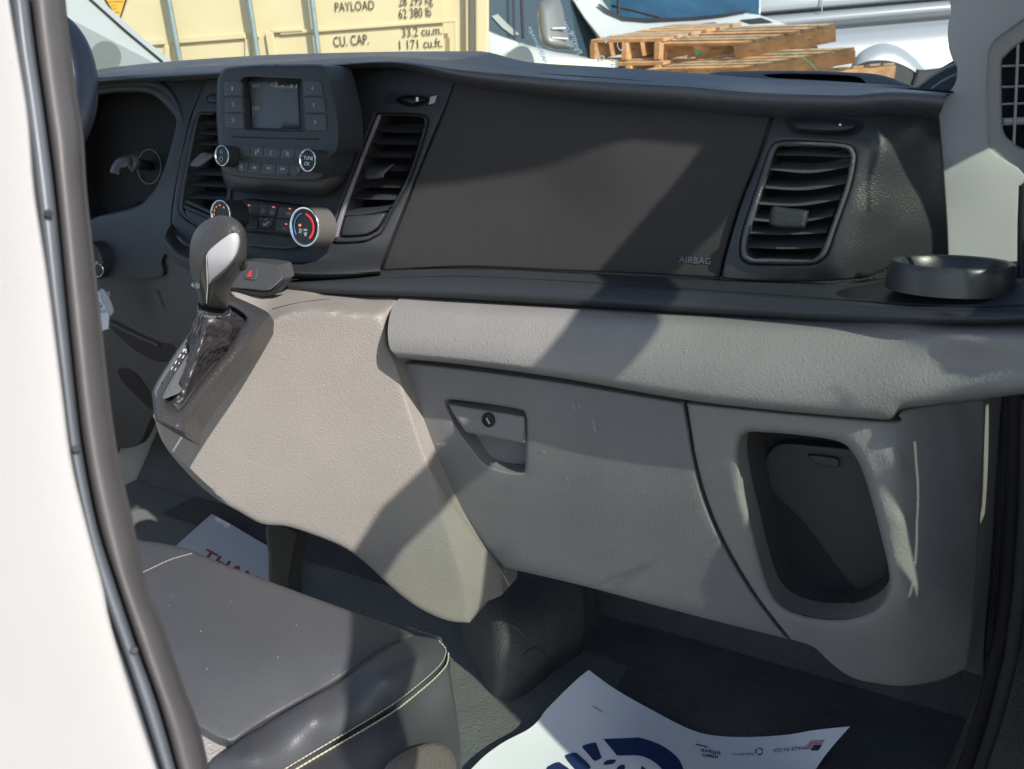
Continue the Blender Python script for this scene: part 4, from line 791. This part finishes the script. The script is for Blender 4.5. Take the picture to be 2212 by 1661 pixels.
decal('navy_emblem', [cr(p, 4, True) for p in [
    [(1305, 1598), (1307, 1596), (1360, 1594), (1385, 1594), (1425, 1608), (1455, 1628), (1472, 1650), (1480, 1690), (1440, 1700), (1436, 1670), (1412, 1645), (1380, 1632), (1335, 1632), (1330, 1628)],
    [(1258, 1614), (1266, 1608), (1285, 1604), (1289, 1608), (1298, 1632), (1300, 1636), (1290, 1642), (1282, 1642), (1270, 1628)],
    [(1221, 1636), (1230, 1628), (1244, 1626), (1252, 1632), (1275, 1655), (1268, 1664), (1250, 1668)],
    [(1180, 1662), (1190, 1652), (1205, 1646), (1214, 1650), (1235, 1668), (1220, 1690), (1190, 1690)],
    [(1303, 1650), (1312, 1642), (1330, 1641), (1325, 1649), (1310, 1652)],
    [(1332, 1660), (1342, 1652), (1350, 1654), (1346, 1668)],
    [(1385, 1655), (1400, 1668), (1402, 1690), (1390, 1690)]]], PS, NAVY, mat1, off=.0008)
text('print', 'GENUINE', (1301, 1534), (1281, 1523), 5, PS, INK, mat1, off=.0008, up=(-.2, 1))
text('print', '+', (1276, 1521), (1273, 1518), 3, PS, INK, mat1, off=.0008); text('print', '+', (1309, 1540), (1306, 1537), 3, PS, INK, mat1, off=.0008)
text('print', 'MADE IN USA', (1737, 1611), (1669, 1618), 8, PS, INK, mat1, off=.0008, up=(.15, 1))
text('print', 'PLEASE RECYCLE', (1628, 1626), (1581, 1627), 5, PS, INK, mat1, off=.0008, up=(.1, 1))
text('print', 'image', (1555, 1623), (1513, 1617), 9, PS, INK, mat1, off=.0008, up=(.2, 1), bold=.02); text('print', 'IDMG', (1550, 1632), (1516, 1628), 6, PS, INK, mat1, off=.0008, up=(.2, 1), bold=.02)
decal('print', [[(1502, 1606), (1529, 1612), (1528, 1614), (1503, 1609)]]+ring(1541, 1632, 6, 5, 1.2)+ring(1640, 1623, 9, 8, 2.6, 20, 120, 6)+ring(1640, 1623, 9, 8, 2.6, 140, 240, 6)+ring(1640, 1623, 9, 8, 2.6, 260, 360, 6), PS, INK, mat1, off=.0008)
FR = [(1750, 1600), (1782, 1598), (1768, 1621), (1733, 1622)]
def fl(a, b):
    q = np.array(FR); t = q[0]+(q[1]-q[0])*a; u_ = q[3]+(q[2]-q[3])*a; return tuple(t+(u_-t)*b)
decal('flag_stripes', [[fl(0, k/6.5), fl(1, k/6.5), fl(1, (k+.5)/6.5), fl(0, (k+.5)/6.5)] for k in range(6)], PS, mat('flag_red', (.5, .08, .08), .6), mat1, off=.0008)
decal('flag_canton', [[fl(.5, .45), fl(1, .45), fl(1, 1), fl(.5, 1)]], PS, NAVY, mat1, off=.0010)
P2 = Surf([Z(457, 1110, .63), Z(582, 1185, .615), Z(378, 1183, .62), Z(582, 1260, .61), Z(480, 1180, .618)])
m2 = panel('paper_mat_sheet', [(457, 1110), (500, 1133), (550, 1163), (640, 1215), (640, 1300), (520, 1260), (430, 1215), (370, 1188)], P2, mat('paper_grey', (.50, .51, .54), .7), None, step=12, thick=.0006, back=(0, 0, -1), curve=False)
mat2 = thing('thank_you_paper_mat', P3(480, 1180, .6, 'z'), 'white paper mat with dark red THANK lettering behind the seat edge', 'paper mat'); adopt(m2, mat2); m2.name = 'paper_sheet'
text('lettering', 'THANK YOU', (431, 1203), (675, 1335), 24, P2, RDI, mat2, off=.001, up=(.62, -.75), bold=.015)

# ------------------------------------------------------------------ near door pillar (left edge of the doorway)
def strip(name, cL, cR, b, m, parent, n=70, k=12, d=.0):
    L_ = resamp(cr(cL, 6), n); R_ = resamp(cr(cR, 6), n); G = []
    ys = np.linspace(max(L_[0, 1], R_[0, 1]), min(L_[-1, 1], R_[-1, 1]), n)
    lx = np.interp(ys, L_[:, 1], L_[:, 0]); ld = np.interp(ys, L_[:, 1], L_[:, 2]); rx = np.interp(ys, R_[:, 1], R_[:, 0]); rd = np.interp(ys, R_[:, 1], R_[:, 2])
    for j in range(k+1):
        t = j/k; h = b*math.sqrt(max(0, 1-(2*t-1)**2))
        G.append([P3(lx[i]+(rx[i]-lx[i])*t, ys[i], ld[i]+(rd[i]-ld[i])*t-h, 'd') for i in range(n)])
    return grid(name, np.array(G), m, parent)
bp = thing('door_pillar', P3(100, 1500, .4, 'd'), 'white painted door pillar with grey rubber seal at the left edge of the doorway', 'door pillar')
def D(pts, d): return [(a, b, d) for a, b in pts]
c0 = [(0, -80), (5, 0), (25, 125), (45, 250), (60, 415), (88, 600), (120, 847), (140, 997), (175, 1147), (205, 1262), (222, 1346), (265, 1496), (318, 1661), (350, 1760)]
l1 = [(0, -80), (15, 0), (27, 100), (47, 225), (71, 415), (95, 600), (122, 800), (146, 985), (178, 1130), (207, 1255), (262, 1408), (300, 1520), (345, 1661), (375, 1760)]
l2 = [(52, -80), (65, 0), (77, 100), (95, 225), (120, 415), (140, 620), (164, 847), (180, 972), (212, 1134), (252, 1262), (297, 1396), (342, 1521), (382, 1661), (410, 1760)]
inn = [(130, -80), (136, 0), (144, 75), (160, 200), (175, 300), (182, 415), (205, 620), (230, 847), (250, 985), (275, 1097), (290, 1165), (310, 1262), (345, 1346), (387, 1471), (425, 1571), (447, 1661), (475, 1760)]
far = [(-700, -80), (-700, 800), (-700, 1760)]
mid = [(x-60-0.02*y, y) for x, y in c0]
loft('painted_panel', [[(x, y, .40, 'd') for x, y in resamp([(a, b, 0) for a, b in far], 14)[:, :2]], [(x, y, .355, 'd') for x, y in mid], [(x, y, .365, 'd') for x, y in c0], [(x+5, y, .40, 'd') for x, y in c0]], WHT, bp, n=50)
strip('outer_seal_lip', D([(a-1, b) for a, b in c0], .372), D([(a-2, b) for a, b in l1], .372), .004, SEALB, bp)
strip('painted_flange', D([(a+2, b) for a, b in l1], .378), D([(a-3, b) for a, b in l2], .382), .009, SEALB, bp)
strip('rubber_seal', D([(a+3, b) for a, b in l2], .385), D(inn, .40), .009, SEAL, bp)
strip('seal_groove', D(l1, .39), D([(a+6, b) for a, b in inn], .41), -.002, SEALD, bp)
for x, y in ((104, 461), (164, 970), (290, 1405)):
    lathe('plug_hole', P3(x, y, .3685, 'd'), -ray(x, y), [(0, .0003), (.0016, .0003), (.0019, -.001)], SEALD, bp, seg=16)

# ------------------------------------------------------------------ windscreen pillars
lp = thing('driver_pillar_trim', P3(227, 120, 1.05), 'pale driver side pillar trim with round perforated speaker grille', 'pillar trim')
LPS = Surf([(150, 0, 1.16), (340, 130, 1.20), (200, 150, 1.05), (120, -80, 1.2)])
panel('trim', [(90, -100), (90, 200), (240, 200), (370, 160), (347, 132), (270, 68), (194, 0), (110, -80)], LPS, PILL, lp, step=20, edge=(6, .006), thick=.03, curve=False)
tube('glass_edge', LPS.P(np.array([(112, -82), (194, -2), (270, 66), (350, 133)], float), .004), .003, SEALD, lp)
panel('speaker_grille', [(228+35*cos(a), 123+36*sin(a)) for a in np.linspace(0, 2*pi, 24, endpoint=False)], LPS, mat('grille_pale', (.30, .34, .31), .6), lp, step=12, edge=(3, .003), thick=.004, off=.003)
dots = []
for k in range(1, 10):
    n_ = 6*k
    for i in range(n_):
        a = 2*pi*i/n_+k*.1; x, y = 228+3.5*k*cos(a), 123+3.6*k*sin(a); dots.append([(x-1.35, y), (x, y-1.35), (x+1.35, y), (x, y+1.35)])
quads('grille_holes', dots, LPS, SEALD, lp, .0045)
rp = thing('passenger_pillar_trim', P3(2120, 500, .75), 'light grey woven pillar trim with slatted opening at the right edge', 'pillar trim')
RPS = Surf([(2050, 0, .93), (2050, 200, .92), (2035, 450, .915), (2060, 600, .91), (2200, 0, .95), (2200, 300, .95), (2200, 560, .94), (2300, 200, .97), (2120, 60, .935), (2120, 350, .925)])
RH = [(2260, 20), (2212, 43), (2170, 72), (2147, 91), (2136, 122), (2132, 213), (2135, 300), (2144, 326), (2170, 345), (2199, 362), (2260, 395)]
panel('trim', [(2053, -80), (2053, 0), (2056, 18), (2048, 55), (2049, 95), (2060, 130), (2068, 148), (2062, 183), (2038, 213), (2023, 238), (2025, 275), (2032, 366), (2041, 505), (2045, 560), (2060, 640), (2195, 640), (2199, 578), (2201, 500), (2205, 400), (2260, 396), (2320, 380), (2320, -80)], RPS, PIL, rp, holes=[[(a, b) for a, b in RH]], step=12, edge=(6, .004), hedge=(4, .003), thick=.05, hdepth=.012)
RV2 = [(2300, 40), (2212, 88), (2172, 122), (2164, 143), (2165, 259), (2172, 292), (2190, 308), (2212, 322), (2300, 350)]
panel('recess_panel', [(2300, 10), (2212, 38), (2142, 88), (2130, 122), (2127, 213), (2130, 305), (2142, 330), (2199, 368), (2300, 410)], RPS, mat('recess_grey', (.38, .375, .37), .6, (500, .3, .001)), rp, holes=[RV2], step=12, hedge=(6, .006), thick=.0, hdepth=.03, off=-.008)
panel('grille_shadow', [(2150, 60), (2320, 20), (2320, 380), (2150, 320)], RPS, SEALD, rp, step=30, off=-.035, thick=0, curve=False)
GR = mat('grille_bar', (.40, .41, .42), .4)
tube('grille_bar', RPS.P(np.array([(2199, 95), (2195, 200), (2190, 312)], float), -.012), .0014, GR, rp)
for y, r in ((145, .0012), (190, .0012), (227, .0012), (265, .004)): tube('grille_bar', RPS.P(np.array([(2164, y-2), (2212, y-4), (2290, y-8)], float), -.016), r, GR, rp)
# seal outside the right pillar
sl = thing('windscreen_edge_seal', P3(2030, 180, .95), 'black rubber windscreen edge seal with pale stripes by the right pillar', 'rubber seal')
panel('seal_body', [(1975, 196), (2000, 172), (2030, 148), (2075, 122), (2080, 215), (2040, 210)], [(1975, 196, 1.0), (2075, 122, 1.02), (2080, 215, .93)], SEALD, sl, step=12, thick=.02, curve=False)
tube('pale_stripe', [P3(*q) for q in [(1980, 190, .98), (2008, 167, .98), (2040, 148, .98), (2075, 134, .98)]], .0022, mat('stripe_grey', (.35, .36, .34), .5), sl)
tube('pale_stripe', [P3(*q) for q in [(2010, 193, .95), (2035, 175, .95), (2075, 155, .95)]], .0012, mat('stripe_olive', (.25, .27, .24), .5), sl)
# lower right sill trim and door seal
st = thing('sill_trim', P3(2130, 1300, .85), 'grey sill trim strip beside the storage bin', 'trim strip')
panel('trim_strip', [(2128, 864), (2128, 864), (2162, 852), (2160, 900), (2151, 1040), (2140, 1230), (2128, 1360), (2122, 1458), (2122, 1458), (2082, 1443), (2092, 1400), (2104, 1320), (2114, 1150), (2124, 960)], [(2128, 864, .80), (2162, 852, .83), (2140, 1100, .83), (2082, 1443, .86), (2122, 1458, .89)], TAUD, st, step=10, edge=(4, .003), thick=.03)
ds = thing('door_seal', P3(2180, 1300, .75), 'black rubber door seal down the right edge of the doorway', 'rubber seal')
panel('seal_base', [(2162, 600), (2300, 600), (2300, 1760), (2000, 1760), (2060, 1661), (2110, 1540), (2126, 1460), (2130, 1350), (2142, 1230), (2153, 1040), (2162, 880)], [(2162, 600, .84), (2300, 600, .78), (2162, 1000, .86), (2130, 1400, .90), (2060, 1661, .92), (2300, 1661, .80)], CARP, ds, step=40, thick=.03, curve=False)
tube('seal_bead', [P3(*q) for q in [(2196, 700, .74), (2194, 860, .76), (2188, 1050, .78), (2178, 1230, .80), (2165, 1360, .81), (2140, 1480, .82), (2105, 1600, .83), (2060, 1720, .84)]], .008, SEALD, ds)
tube('seal_bead', [P3(*q) for q in [(2225, 860, .70), (2218, 1100, .72), (2205, 1270, .74), (2185, 1420, .75), (2150, 1560, .77), (2110, 1680, .78)]], .006, DRK, ds)
tube('seal_bead', [P3(*q) for q in [(2206, 600, .75), (2207, 480, .75), (2210, 400, .75)]], .003, SEALD, ds)

# ------------------------------------------------------------------ outside
GND = mat('gravel_ground', (.30, .28, .26), .9, (30, .5, .02), var=.15, vscale=3)
g = mk('ground', [(-80, -60, 0), (80, -60, 0), (80, 140, 0), (-80, 140, 0)], [(0, 1, 2, 3)], GND, None, smooth=False); tag(g, kind='structure')
ua = radians(30); U_ = np.array([cos(ua), sin(ua), 0]); N_ = np.array([sin(ua), -cos(ua), 0]); ZV = np.array([0, 0, 1.])
O_ = P3(375, 60, 4.0, 'd')
def onplane(px, py, off=0.):
    d = ray(px, py); o = O_+N_*off; return CAM+d*(((o-CAM)@N_)/(d@N_))
CPS = Surf([('w', *onplane(300, 0)), ('w', *onplane(900, 0)), ('w', *onplane(600, 200))])
CRM = mat('cream_paint', (.60, .51, .30), .45, var=.04, vscale=4, dirt=(30, .74, (.6, .52, .32)))
ct = thing('shipping_container', onplane(600, 300)*np.array([1, 1, 0]), 'cream steel shipping container end with lock rods and black capacity lettering', 'container')
ur = (onplane(1052, 60)-O_)@U_; ul = -2.0; zc = O_[2]
cx_ = O_+U_*(ur+ul)/2; cx_[2] = 1.45
box('container_body', cx_-N_*3.06, U_, N_, ZV, ur-ul, 6.0, 2.6, CRM, ct)
def cbox(name, p0, p1, wid, pro, m=CRM, base=0.):
    a, b = onplane(*p0), onplane(*p1); mid_ = (a+b)/2; d = b-a; L_ = np.linalg.norm(d); d /= L_; up_ = np.cross(N_, d)
    return box(name, mid_+N_*(base+pro/2), d, N_, up_, L_, pro, wid, m, ct, bev=min(pro, wid)*.25)
box('door_leaf', cx_-N_*.03-U_*.12, U_, N_, ZV, ur-ul-.24, .055, 2.45, CRM, ct)
cbox('corner_post', (1041, -600), (1041, 500), .075, .05, base=-.05); cbox('door_gasket', (1018, -500), (1020, 500), .028, .012, mat('gasket_olive', (.12, .115, .09), .7))
CRS = CRM
for a, b, w in (((225, 98), (357, 90), .03), ((371, 89), (532, 77), .03), ((545, 76), (560, 75), .03), ((606, 72), (985, 44), .018)): cbox('door_rib', a, b, w, .014)
for a, b, w in (((362, 99), (364, 300), .028), ((536, 84), (538, 300), .028), ((985, 50), (987, 300), .018)): cbox('door_rib', a, b, w, .014)
cbox('lock_keeper', (583, 70), (592, 128), .045, .02); cbox('lock_keeper', (588, 68), (655, 64), .02, .02)
ROD = mat('galvanised_rod', (.26, .33, .33), .35, metal=.5, var=.15, vscale=20)
for x, y in ((376, 64), (547, 60), (681, 60)):
    p = onplane(x, y, .06); a = p.copy(); b = p.copy(); a[2] = .3; b[2] = 2.7; tube('lock_rod', [a, b], .0150, ROD, ct, seg=14)
    cbox('rod_bracket', (x-14, -60), (x+14, -62), .06, .07)
BK = mat('black_stencil', (.03, .03, .025), .6)
for s, a, b, h in (('PAYLOAD', (724, 25), (809, 20), 20), ('28 295 kg', (862, 13), (935, 8), 21), ('62 380 lb', (862, 40), (932, 35), 21), ('CU. CAP.', (721, 101), (797, 95), 22), ('33.2 cu.m.', (869, 80), (955, 74), 20), ('1 171 cu.ft.', (863, 107), (956, 101), 20)):
    text('stencil', s, a, b, h, CPS, BK, ct, off=.004)
decal('warning_triangle', [[(208, -30), (284, -30), (257, 50)]], CPS, BK, ct, off=.004); decal('warning_triangle', [[(213, -30), (279, -30), (256, 44)]], CPS, mat('sign_yellow', (.8, .42, .03), .5), ct, off=.006)
for s, y, x0, x1 in (('DO NOT BE REMOVED', 6, 228, 266), ('BUT', 14, 241, 253), ('WITH', 21, 244, 252), ('CUSTOMS', 29, 241, 258)): text('warning_text', s, (x0, y), (x1, y-1), 4, CPS, mat('brown_print', (.25, .10, .02), .6) if s == 'BUT' else BK, ct, off=.008)
# white van nose on, behind the pallets
VW = mat('van_white', (.42, .45, .44), .28, coat=.5); VD = mat('van_dark_glass', (.03, .055, .07), .06, spec=.8); VB = mat('van_windscreen', (.012, .05, .09), .07, spec=.7, coat=.3, var=.5, vscale=2.5)  # the blue windscreen's uneven tone is reflection variation put into the colour
v1 = thing('white_van', P3(1350, 600, 6., 'd')*np.array([1, 1, 0]), 'white van with blue windscreen parked behind the stacked pallets', 'van')
q = lambda pts, d: [(a, b, d, 'd') for a, b in pts]
VS = Surf([(1050, -60, 5.4, 'd'), (1050, 140, 5.4, 'd'), (1290, -60, 5.9, 'd'), (1290, 150, 5.9, 'd')])
panel('side_body', [(1030, -400), (1262, -400), (1262, -60), (1300, 30), (1330, 90), (1330, 420), (1030, 420)], VS, VW, v1, step=40, thick=.06, curve=False, back=(0, 1, 0),
      holes=[[(1040, -300), (1225, -300), (1238, -20), (1262, 40), (1290, 82), (1296, 100), (1282, 128), (1240, 122), (1180, 112), (1120, 92), (1070, 75), (1040, 62)]], hdepth=.05)
panel('side_window', [(1030, -320), (1320, -320), (1320, 135), (1030, 130)], [(1030, -100, 5.46, 'd'), (1030, 130, 5.46, 'd'), (1320, 0, 6.0, 'd')], VD, v1, step=60, thick=.0, curve=False)
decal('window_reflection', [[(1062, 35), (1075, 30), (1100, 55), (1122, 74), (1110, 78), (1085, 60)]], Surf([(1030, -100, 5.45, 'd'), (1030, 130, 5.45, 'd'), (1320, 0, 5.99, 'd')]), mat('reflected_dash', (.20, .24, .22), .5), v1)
for a in ([(1124, -80), (1128, 40), (1130, 82)],): tube('window_divider', [P3(x, y, 5.5, 'd') for x, y in a], .012, DRK, v1)
blob('wheel_arch', [(1085, 125), (1100, 108), (1125, 96), (1160, 102), (1200, 112), (1250, 120), (1280, 135), (1290, 200), (1080, 200)], [(1085, 125, 5.45, 'd'), (1290, 120, 5.8, 'd'), (1100, 200, 5.45, 'd')], .12, 30, VW, v1)
mir = blob('wing_mirror', [(1162, 40), (1162, 12), (1170, 2), (1190, -6), (1208, -2), (1216, 20), (1222, 50), (1230, 84), (1236, 104), (1215, 108), (1185, 104), (1168, 85)], [(1160, 40, 5.0, 'd'), (1236, 40, 5.1, 'd'), (1190, 108, 5.0, 'd')], .10, 18, mat('mirror_grey', (.14, .15, .155), .35), v1)
tube('mirror_trim', [P3(1192, 62, 4.92, 'd'), P3(1222, 61, 4.95, 'd')], .008, VW, v1); tube('mirror_trim', [P3(1192, 82, 4.92, 'd'), P3(1226, 84, 4.95, 'd')], .007, VW, v1)
HVS = Surf([(1240, 0, 5.8, 'd'), (1290, 80, 5.75, 'd'), (1500, 42, 6.1, 'd'), (1700, 55, 6.3, 'd'), (1650, 250, 5.7, 'd'), (1290, 250, 5.6, 'd'), (1300, -200, 6.0, 'd'), (1500, 90, 5.7, 'd')])
panel('bonnet', [(1225, -300), (1262, -300), (1290, -10), (1312, 22), (1345, 39), (1400, 45), (1500, 41), (1560, 34), (1610, 28), (1640, 32), (1708, 56), (1720, 120), (1720, 420), (1300, 420), (1297, 84), (1262, 40), (1236, 0)], HVS, VW, v1, step=22, edge=(5, .02), thick=.05, curve=False)
panel('windscreen', [(1240, -320), (1640, -320), (1640, 40), (1560, 45), (1400, 55), (1330, 48), (1280, 10)], [(1240, -300, 6.6, 'd'), (1640, -300, 7.0, 'd'), (1300, 40, 6.15, 'd'), (1600, 40, 6.5, 'd')], VB, v1, step=60, thick=.05, curve=False)
decal('cowl_strip', [[(1296, 8), (1316, 22), (1348, 36), (1400, 40), (1500, 36), (1560, 30), (1612, 22), (1612, 27), (1562, 36), (1500, 43), (1400, 47), (1346, 42), (1310, 26), (1290, 10)]], HVS, SEALD, v1, off=.03)
decal('bonnet_vent', [[(1457, 56), (1543, 48), (1573, 57), (1481, 60)], [(1597, 43), (1645, 38), (1671, 48), (1621, 51)]], HVS, SEALD, v1, off=.02)
tube('wiper', [P3(1335, -40, 6.0, 'd'), P3(1337, 42, 5.98, 'd')], .014, DRK, v1); tube('wiper', [P3(1300, 8, 6.05, 'd'), P3(1365, 22, 6.05, 'd'), P3(1425, 38, 6.0, 'd')], .009, DRK, v1)
# low pale wall piece beside pallets
lw_ = panel('low_wall', [(1183, 126), (1200, 124), (1310, 130), (1310, 300), (1183, 300)], [(1183, 126, 4.6, 'd'), (1310, 130, 4.6, 'd'), (1200, 300, 4.6, 'd')], mat('pale_yellow', (.75, .74, .5), .7), None, step=30, thick=.15, curve=False)
tag(lw_, 'pale yellow low block left of the pallets, under the van mirror', 'low wall')
# second van: long side with wheel arch
v2 = thing('panel_van', P3(1850, 500, 7., 'd')*np.array([1, 1, 0]), 'pale grey panel van side with creased flank and dark wheel behind the pallets', 'van')
VW2 = mat('van_silver_white', (.26, .285, .31), .3, coat=.5)
rows = [(-400, 7.0), (-60, 7.0), (-2, 7.0), (10, 7.03), (14, 7.10), (20, 7.04), (27, 6.99), (40, 7.0), (50, 7.06), (56, 7.10), (64, 7.06), (76, 6.99), (100, 6.96), (160, 6.97), (420, 7.02)]
def row(y, d):
    return [(x, y-(x-1850)*(.085 if y < 90 else .05)*(1 if y > -50 else .3), d+(x-1850)*-.0002, 'd') for x in np.linspace(1480, 2350, 12)]
G = np.array([[P3(*p) for p in row(y, d)] for y, d in rows]); G = np.array([cr(G[:, j], 4) for j in range(G.shape[1])]).transpose(1, 0, 2)
G2 = np.concatenate([G, (G[::-1]+np.array([.3, 1.5, 0]))]); grid('flank', G2, VW2, v2, cu=True)
tube('fuel_line', [P3(1776, -60, 6.99, 'd'), P3(1775, 25, 6.99, 'd')], .006, mat('gap_grey', (.3, .32, .33), .6), v2)
blob('wheel_arch_flare', [(1835, 170), (1848, 125), (1870, 104), (1905, 93), (1940, 99), (1968, 116), (1990, 138), (2005, 165), (2010, 230), (1835, 230)], [(1835, 150, 6.98, 'd'), (2005, 150, 6.94, 'd'), (1900, 230, 6.96, 'd')], .09, 26, VW2, v2)
blob('tyre', [(1836, 170), (1843, 147), (1860, 137), (1882, 131), (1910, 130), (1934, 134), (1960, 144), (1978, 157), (1990, 190), (1990, 260), (1836, 260)], [(1836, 150, 6.88, 'd'), (1990, 150, 6.84, 'd'), (1900, 260, 6.86, 'd')], .06, 14, DRK, v2)
blob('rubbing_strip', [(1978, 154), (2000, 150), (2100, 140), (2200, 135), (2200, 200), (1985, 210)], [(1978, 154, 6.8, 'd'), (2200, 135, 6.75, 'd'), (2000, 210, 6.8, 'd')], .05, 10, DRK, v2)
# pallets
def wood(name, col, k): return mat(name, col, .8, var=.35, vscale=9, dirt=(14, .62, tuple(c*.45 for c in col), (1, 1, 6)))
W1 = wood('fresh_wood', (.50, .28, .13), 1); W2 = wood('weathered_wood', (.38, .27, .16), 2)
def pallet(label, O, A, B, h, first=None):
    O3, A3, B3 = P3(*O, 'd'), P3(*A, 'd'), P3(*B, 'd'); a = A3-O3; b = B3-O3; a[2] *= 1; La = np.linalg.norm(a); Lb = np.linalg.norm(b); a /= La; b /= Lb
    up_ = np.cross(a, b); up_ *= np.sign(up_[2]) if up_[2] else 1; up_ /= np.linalg.norm(up_)
    t = thing('pallet', O3, label, 'pallet', 'wooden pallets stacked outside'); bt = h*.14; sh_ = h-2*bt
    for k in (0, .5, 1): box('stringer', O3+a*La/2+b*(.02+k*(Lb-.04))+up_*h/2, a, b, up_, La, .035, sh_-.002, W1, t, .002)
    nb = 6
    for k in range(nb):
        s = (k+.5)/nb
        for z_, m in ((h-bt/2, W2 if k % 3 else W1), (bt/2, W2)):
            if z_ < h/2 and k % 2: continue
            box('deck_board', O3+a*(La*s)+b*Lb/2+up_*(z_+random.uniform(-.002, .002)), a, b, up_, La/nb*.70, Lb+random.uniform(.0, .02), bt, m, t, .0015)
    return t
pallet('topmost right pallet with pale orange long side', (1601, 137, 4.7), (1808, 97, 4.45), (1424, 136, 5.1), .135)
pallet('left pallet with orange inside faces, next to the van mirror', (1424, 136, 5.0), (1600, 96, 5.5), (1274, 137, 5.2), .15)
pallet('second pallet down, darker and sticking out to the right', (1601, 184, 4.75), (1850, 142, 4.45), (1400, 186, 5.1), .135)
pallet('bottom pallet at the far right by the dark wheel', (1740, 190, 4.6), (1932, 176, 4.35), (1640, 215, 4.9), .11)
pallet('dark bottom pallet under the left one', (1424, 186, 5.0), (1600, 146, 5.5), (1290, 187, 5.2), .15)
TEAL = mat('green_strap', (.05, .45, .30), .4)
gs = tube('plastic_strap', [P3(x, y, 4.4, 'd') for x, y in cr([(1684, 119), (1705, 116), (1725, 120), (1748, 135), (1768, 156)], 6)], .0075, TEAL, None, flat=.3); tag(gs, 'green plastic strap hanging over the stacked pallets', 'strap')
gs2 = blob('plastic_tie', [(1502, 110), (1510, 107), (1516, 112), (1513, 119), (1504, 118)], [(1502, 110, 4.85, 'd'), (1516, 110, 4.85, 'd'), (1504, 119, 4.85, 'd')], .02, 5, TEAL, None); tag(gs2, 'teal plastic knot between the pallet boards', 'strap')
# reflection of lettering in the windscreen, built as pale translucent letters
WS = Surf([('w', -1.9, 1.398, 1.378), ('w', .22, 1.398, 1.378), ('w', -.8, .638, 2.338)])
WIN = mat('reflected_lettering', (.55, .60, .60), .6)
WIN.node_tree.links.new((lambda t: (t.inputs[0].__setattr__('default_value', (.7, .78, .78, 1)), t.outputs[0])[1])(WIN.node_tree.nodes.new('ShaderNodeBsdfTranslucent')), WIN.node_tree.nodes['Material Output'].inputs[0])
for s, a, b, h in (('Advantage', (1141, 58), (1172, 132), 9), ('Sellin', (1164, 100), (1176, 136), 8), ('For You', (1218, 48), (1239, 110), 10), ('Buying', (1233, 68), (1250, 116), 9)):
    text('reflected_letters', s, b, a, h, WS, WIN, wsd, off=.003, up=(1, -.25))
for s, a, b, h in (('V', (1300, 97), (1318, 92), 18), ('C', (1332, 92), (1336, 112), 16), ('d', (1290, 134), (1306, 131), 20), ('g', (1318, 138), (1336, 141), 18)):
    text('reflected_letters', s, b, a, h, WS, WIN, wsd, off=.003, up=(1, -.25) if s == 'C' else (.1, -1))
# backdrop building far behind
bw = box('far_building', CAM+np.array([-6, 24, 1.5]), (1, 0, 0), (0, 1, 0), (0, 0, 1), 40, .5, 6, mat('far_wall', (.55, .57, .58), .8), None); tag(bw, 'pale grey building wall far behind the vans', 'building')

# ------------------------------------------------------------------ unseen rail and pillar plate, holes shaped to let sun onto chosen patches
PDS = Surf([(a, b, c) for p in (p1, p2, p3, p4) for a, b, c in p[1:]])
SLS = Surf([(2128, 864, .80), (2162, 852, .83), (2140, 1100, .83), (2082, 1443, .86), (2122, 1458, .89)])
def gap(S, px, X=.30):  # hole outline: a lit patch carried back along the sun to the plate
    P = S.P(np.array(px, float)); t = (X-P[:, 0])/SUN[0]; return [tuple(q) for q in (P+SUN*t[:, None])[:, 1:]]
gaps = [gap(RPS, [(2020, 372), (2160, 302), (2212, 345), (2262, 398), (2230, 640), (2020, 640)]),
        gap(BS, [(1965, 928), (1973, 928), (1966, 1290), (1957, 1290)]), gap(BS, [(2001, 935), (2008, 935), (2003, 1010), (1999, 1010)]),
        gap(SLS, [(2124, 873), (2158, 850), (2146, 1075), (2132, 1100), (2085, 1195), (2120, 1090)]),
        gap(PDS, [(1480, 712), (1640, 716), (1925, 722), (2036, 768), (2037, 790), (2000, 870), (1930, 884), (1640, 880), (1480, 860)]),
        gap(PDS, [(2100, 725), (2120, 728), (2150, 765), (2158, 800), (2153, 830), (2138, 835), (2140, 800), (2130, 770)]),
        gap(PDS, [(2076, 775), (2088, 780), (2099, 815), (2096, 848), (2082, 850), (2084, 815)]),
        gap(EP, [(1870, 272), (1905, 292), (1985, 425), (2012, 500), (2014, 575), (1880, 595), (1790, 600), (1850, 480)]),
        gap(GS, [(1000, 822), (1470, 888), (1500, 1000), (1560, 1150), (1680, 1350), (1400, 1290), (1100, 1215), (1000, 1080)]),
        gap(BS, [(1490, 885), (1590, 920), (1596, 1000), (1640, 1180), (1680, 1330), (1600, 1220), (1520, 1050)]),
        gap(BS, [(1500, 898), (1925, 915), (1928, 1000), (1862, 1058), (1720, 1180), (1560, 1230), (1500, 1100)])]
gaps.append([(.52, 1.55), (.52, 1.60), (.606, 1.60), (.606, 1.55)])  # extra hole added to clear a shadow line off the padded roll
side_plate('pillar_rail_sun_mask', rail, .30, .006, DRK, van, crv=False, holes=gaps)
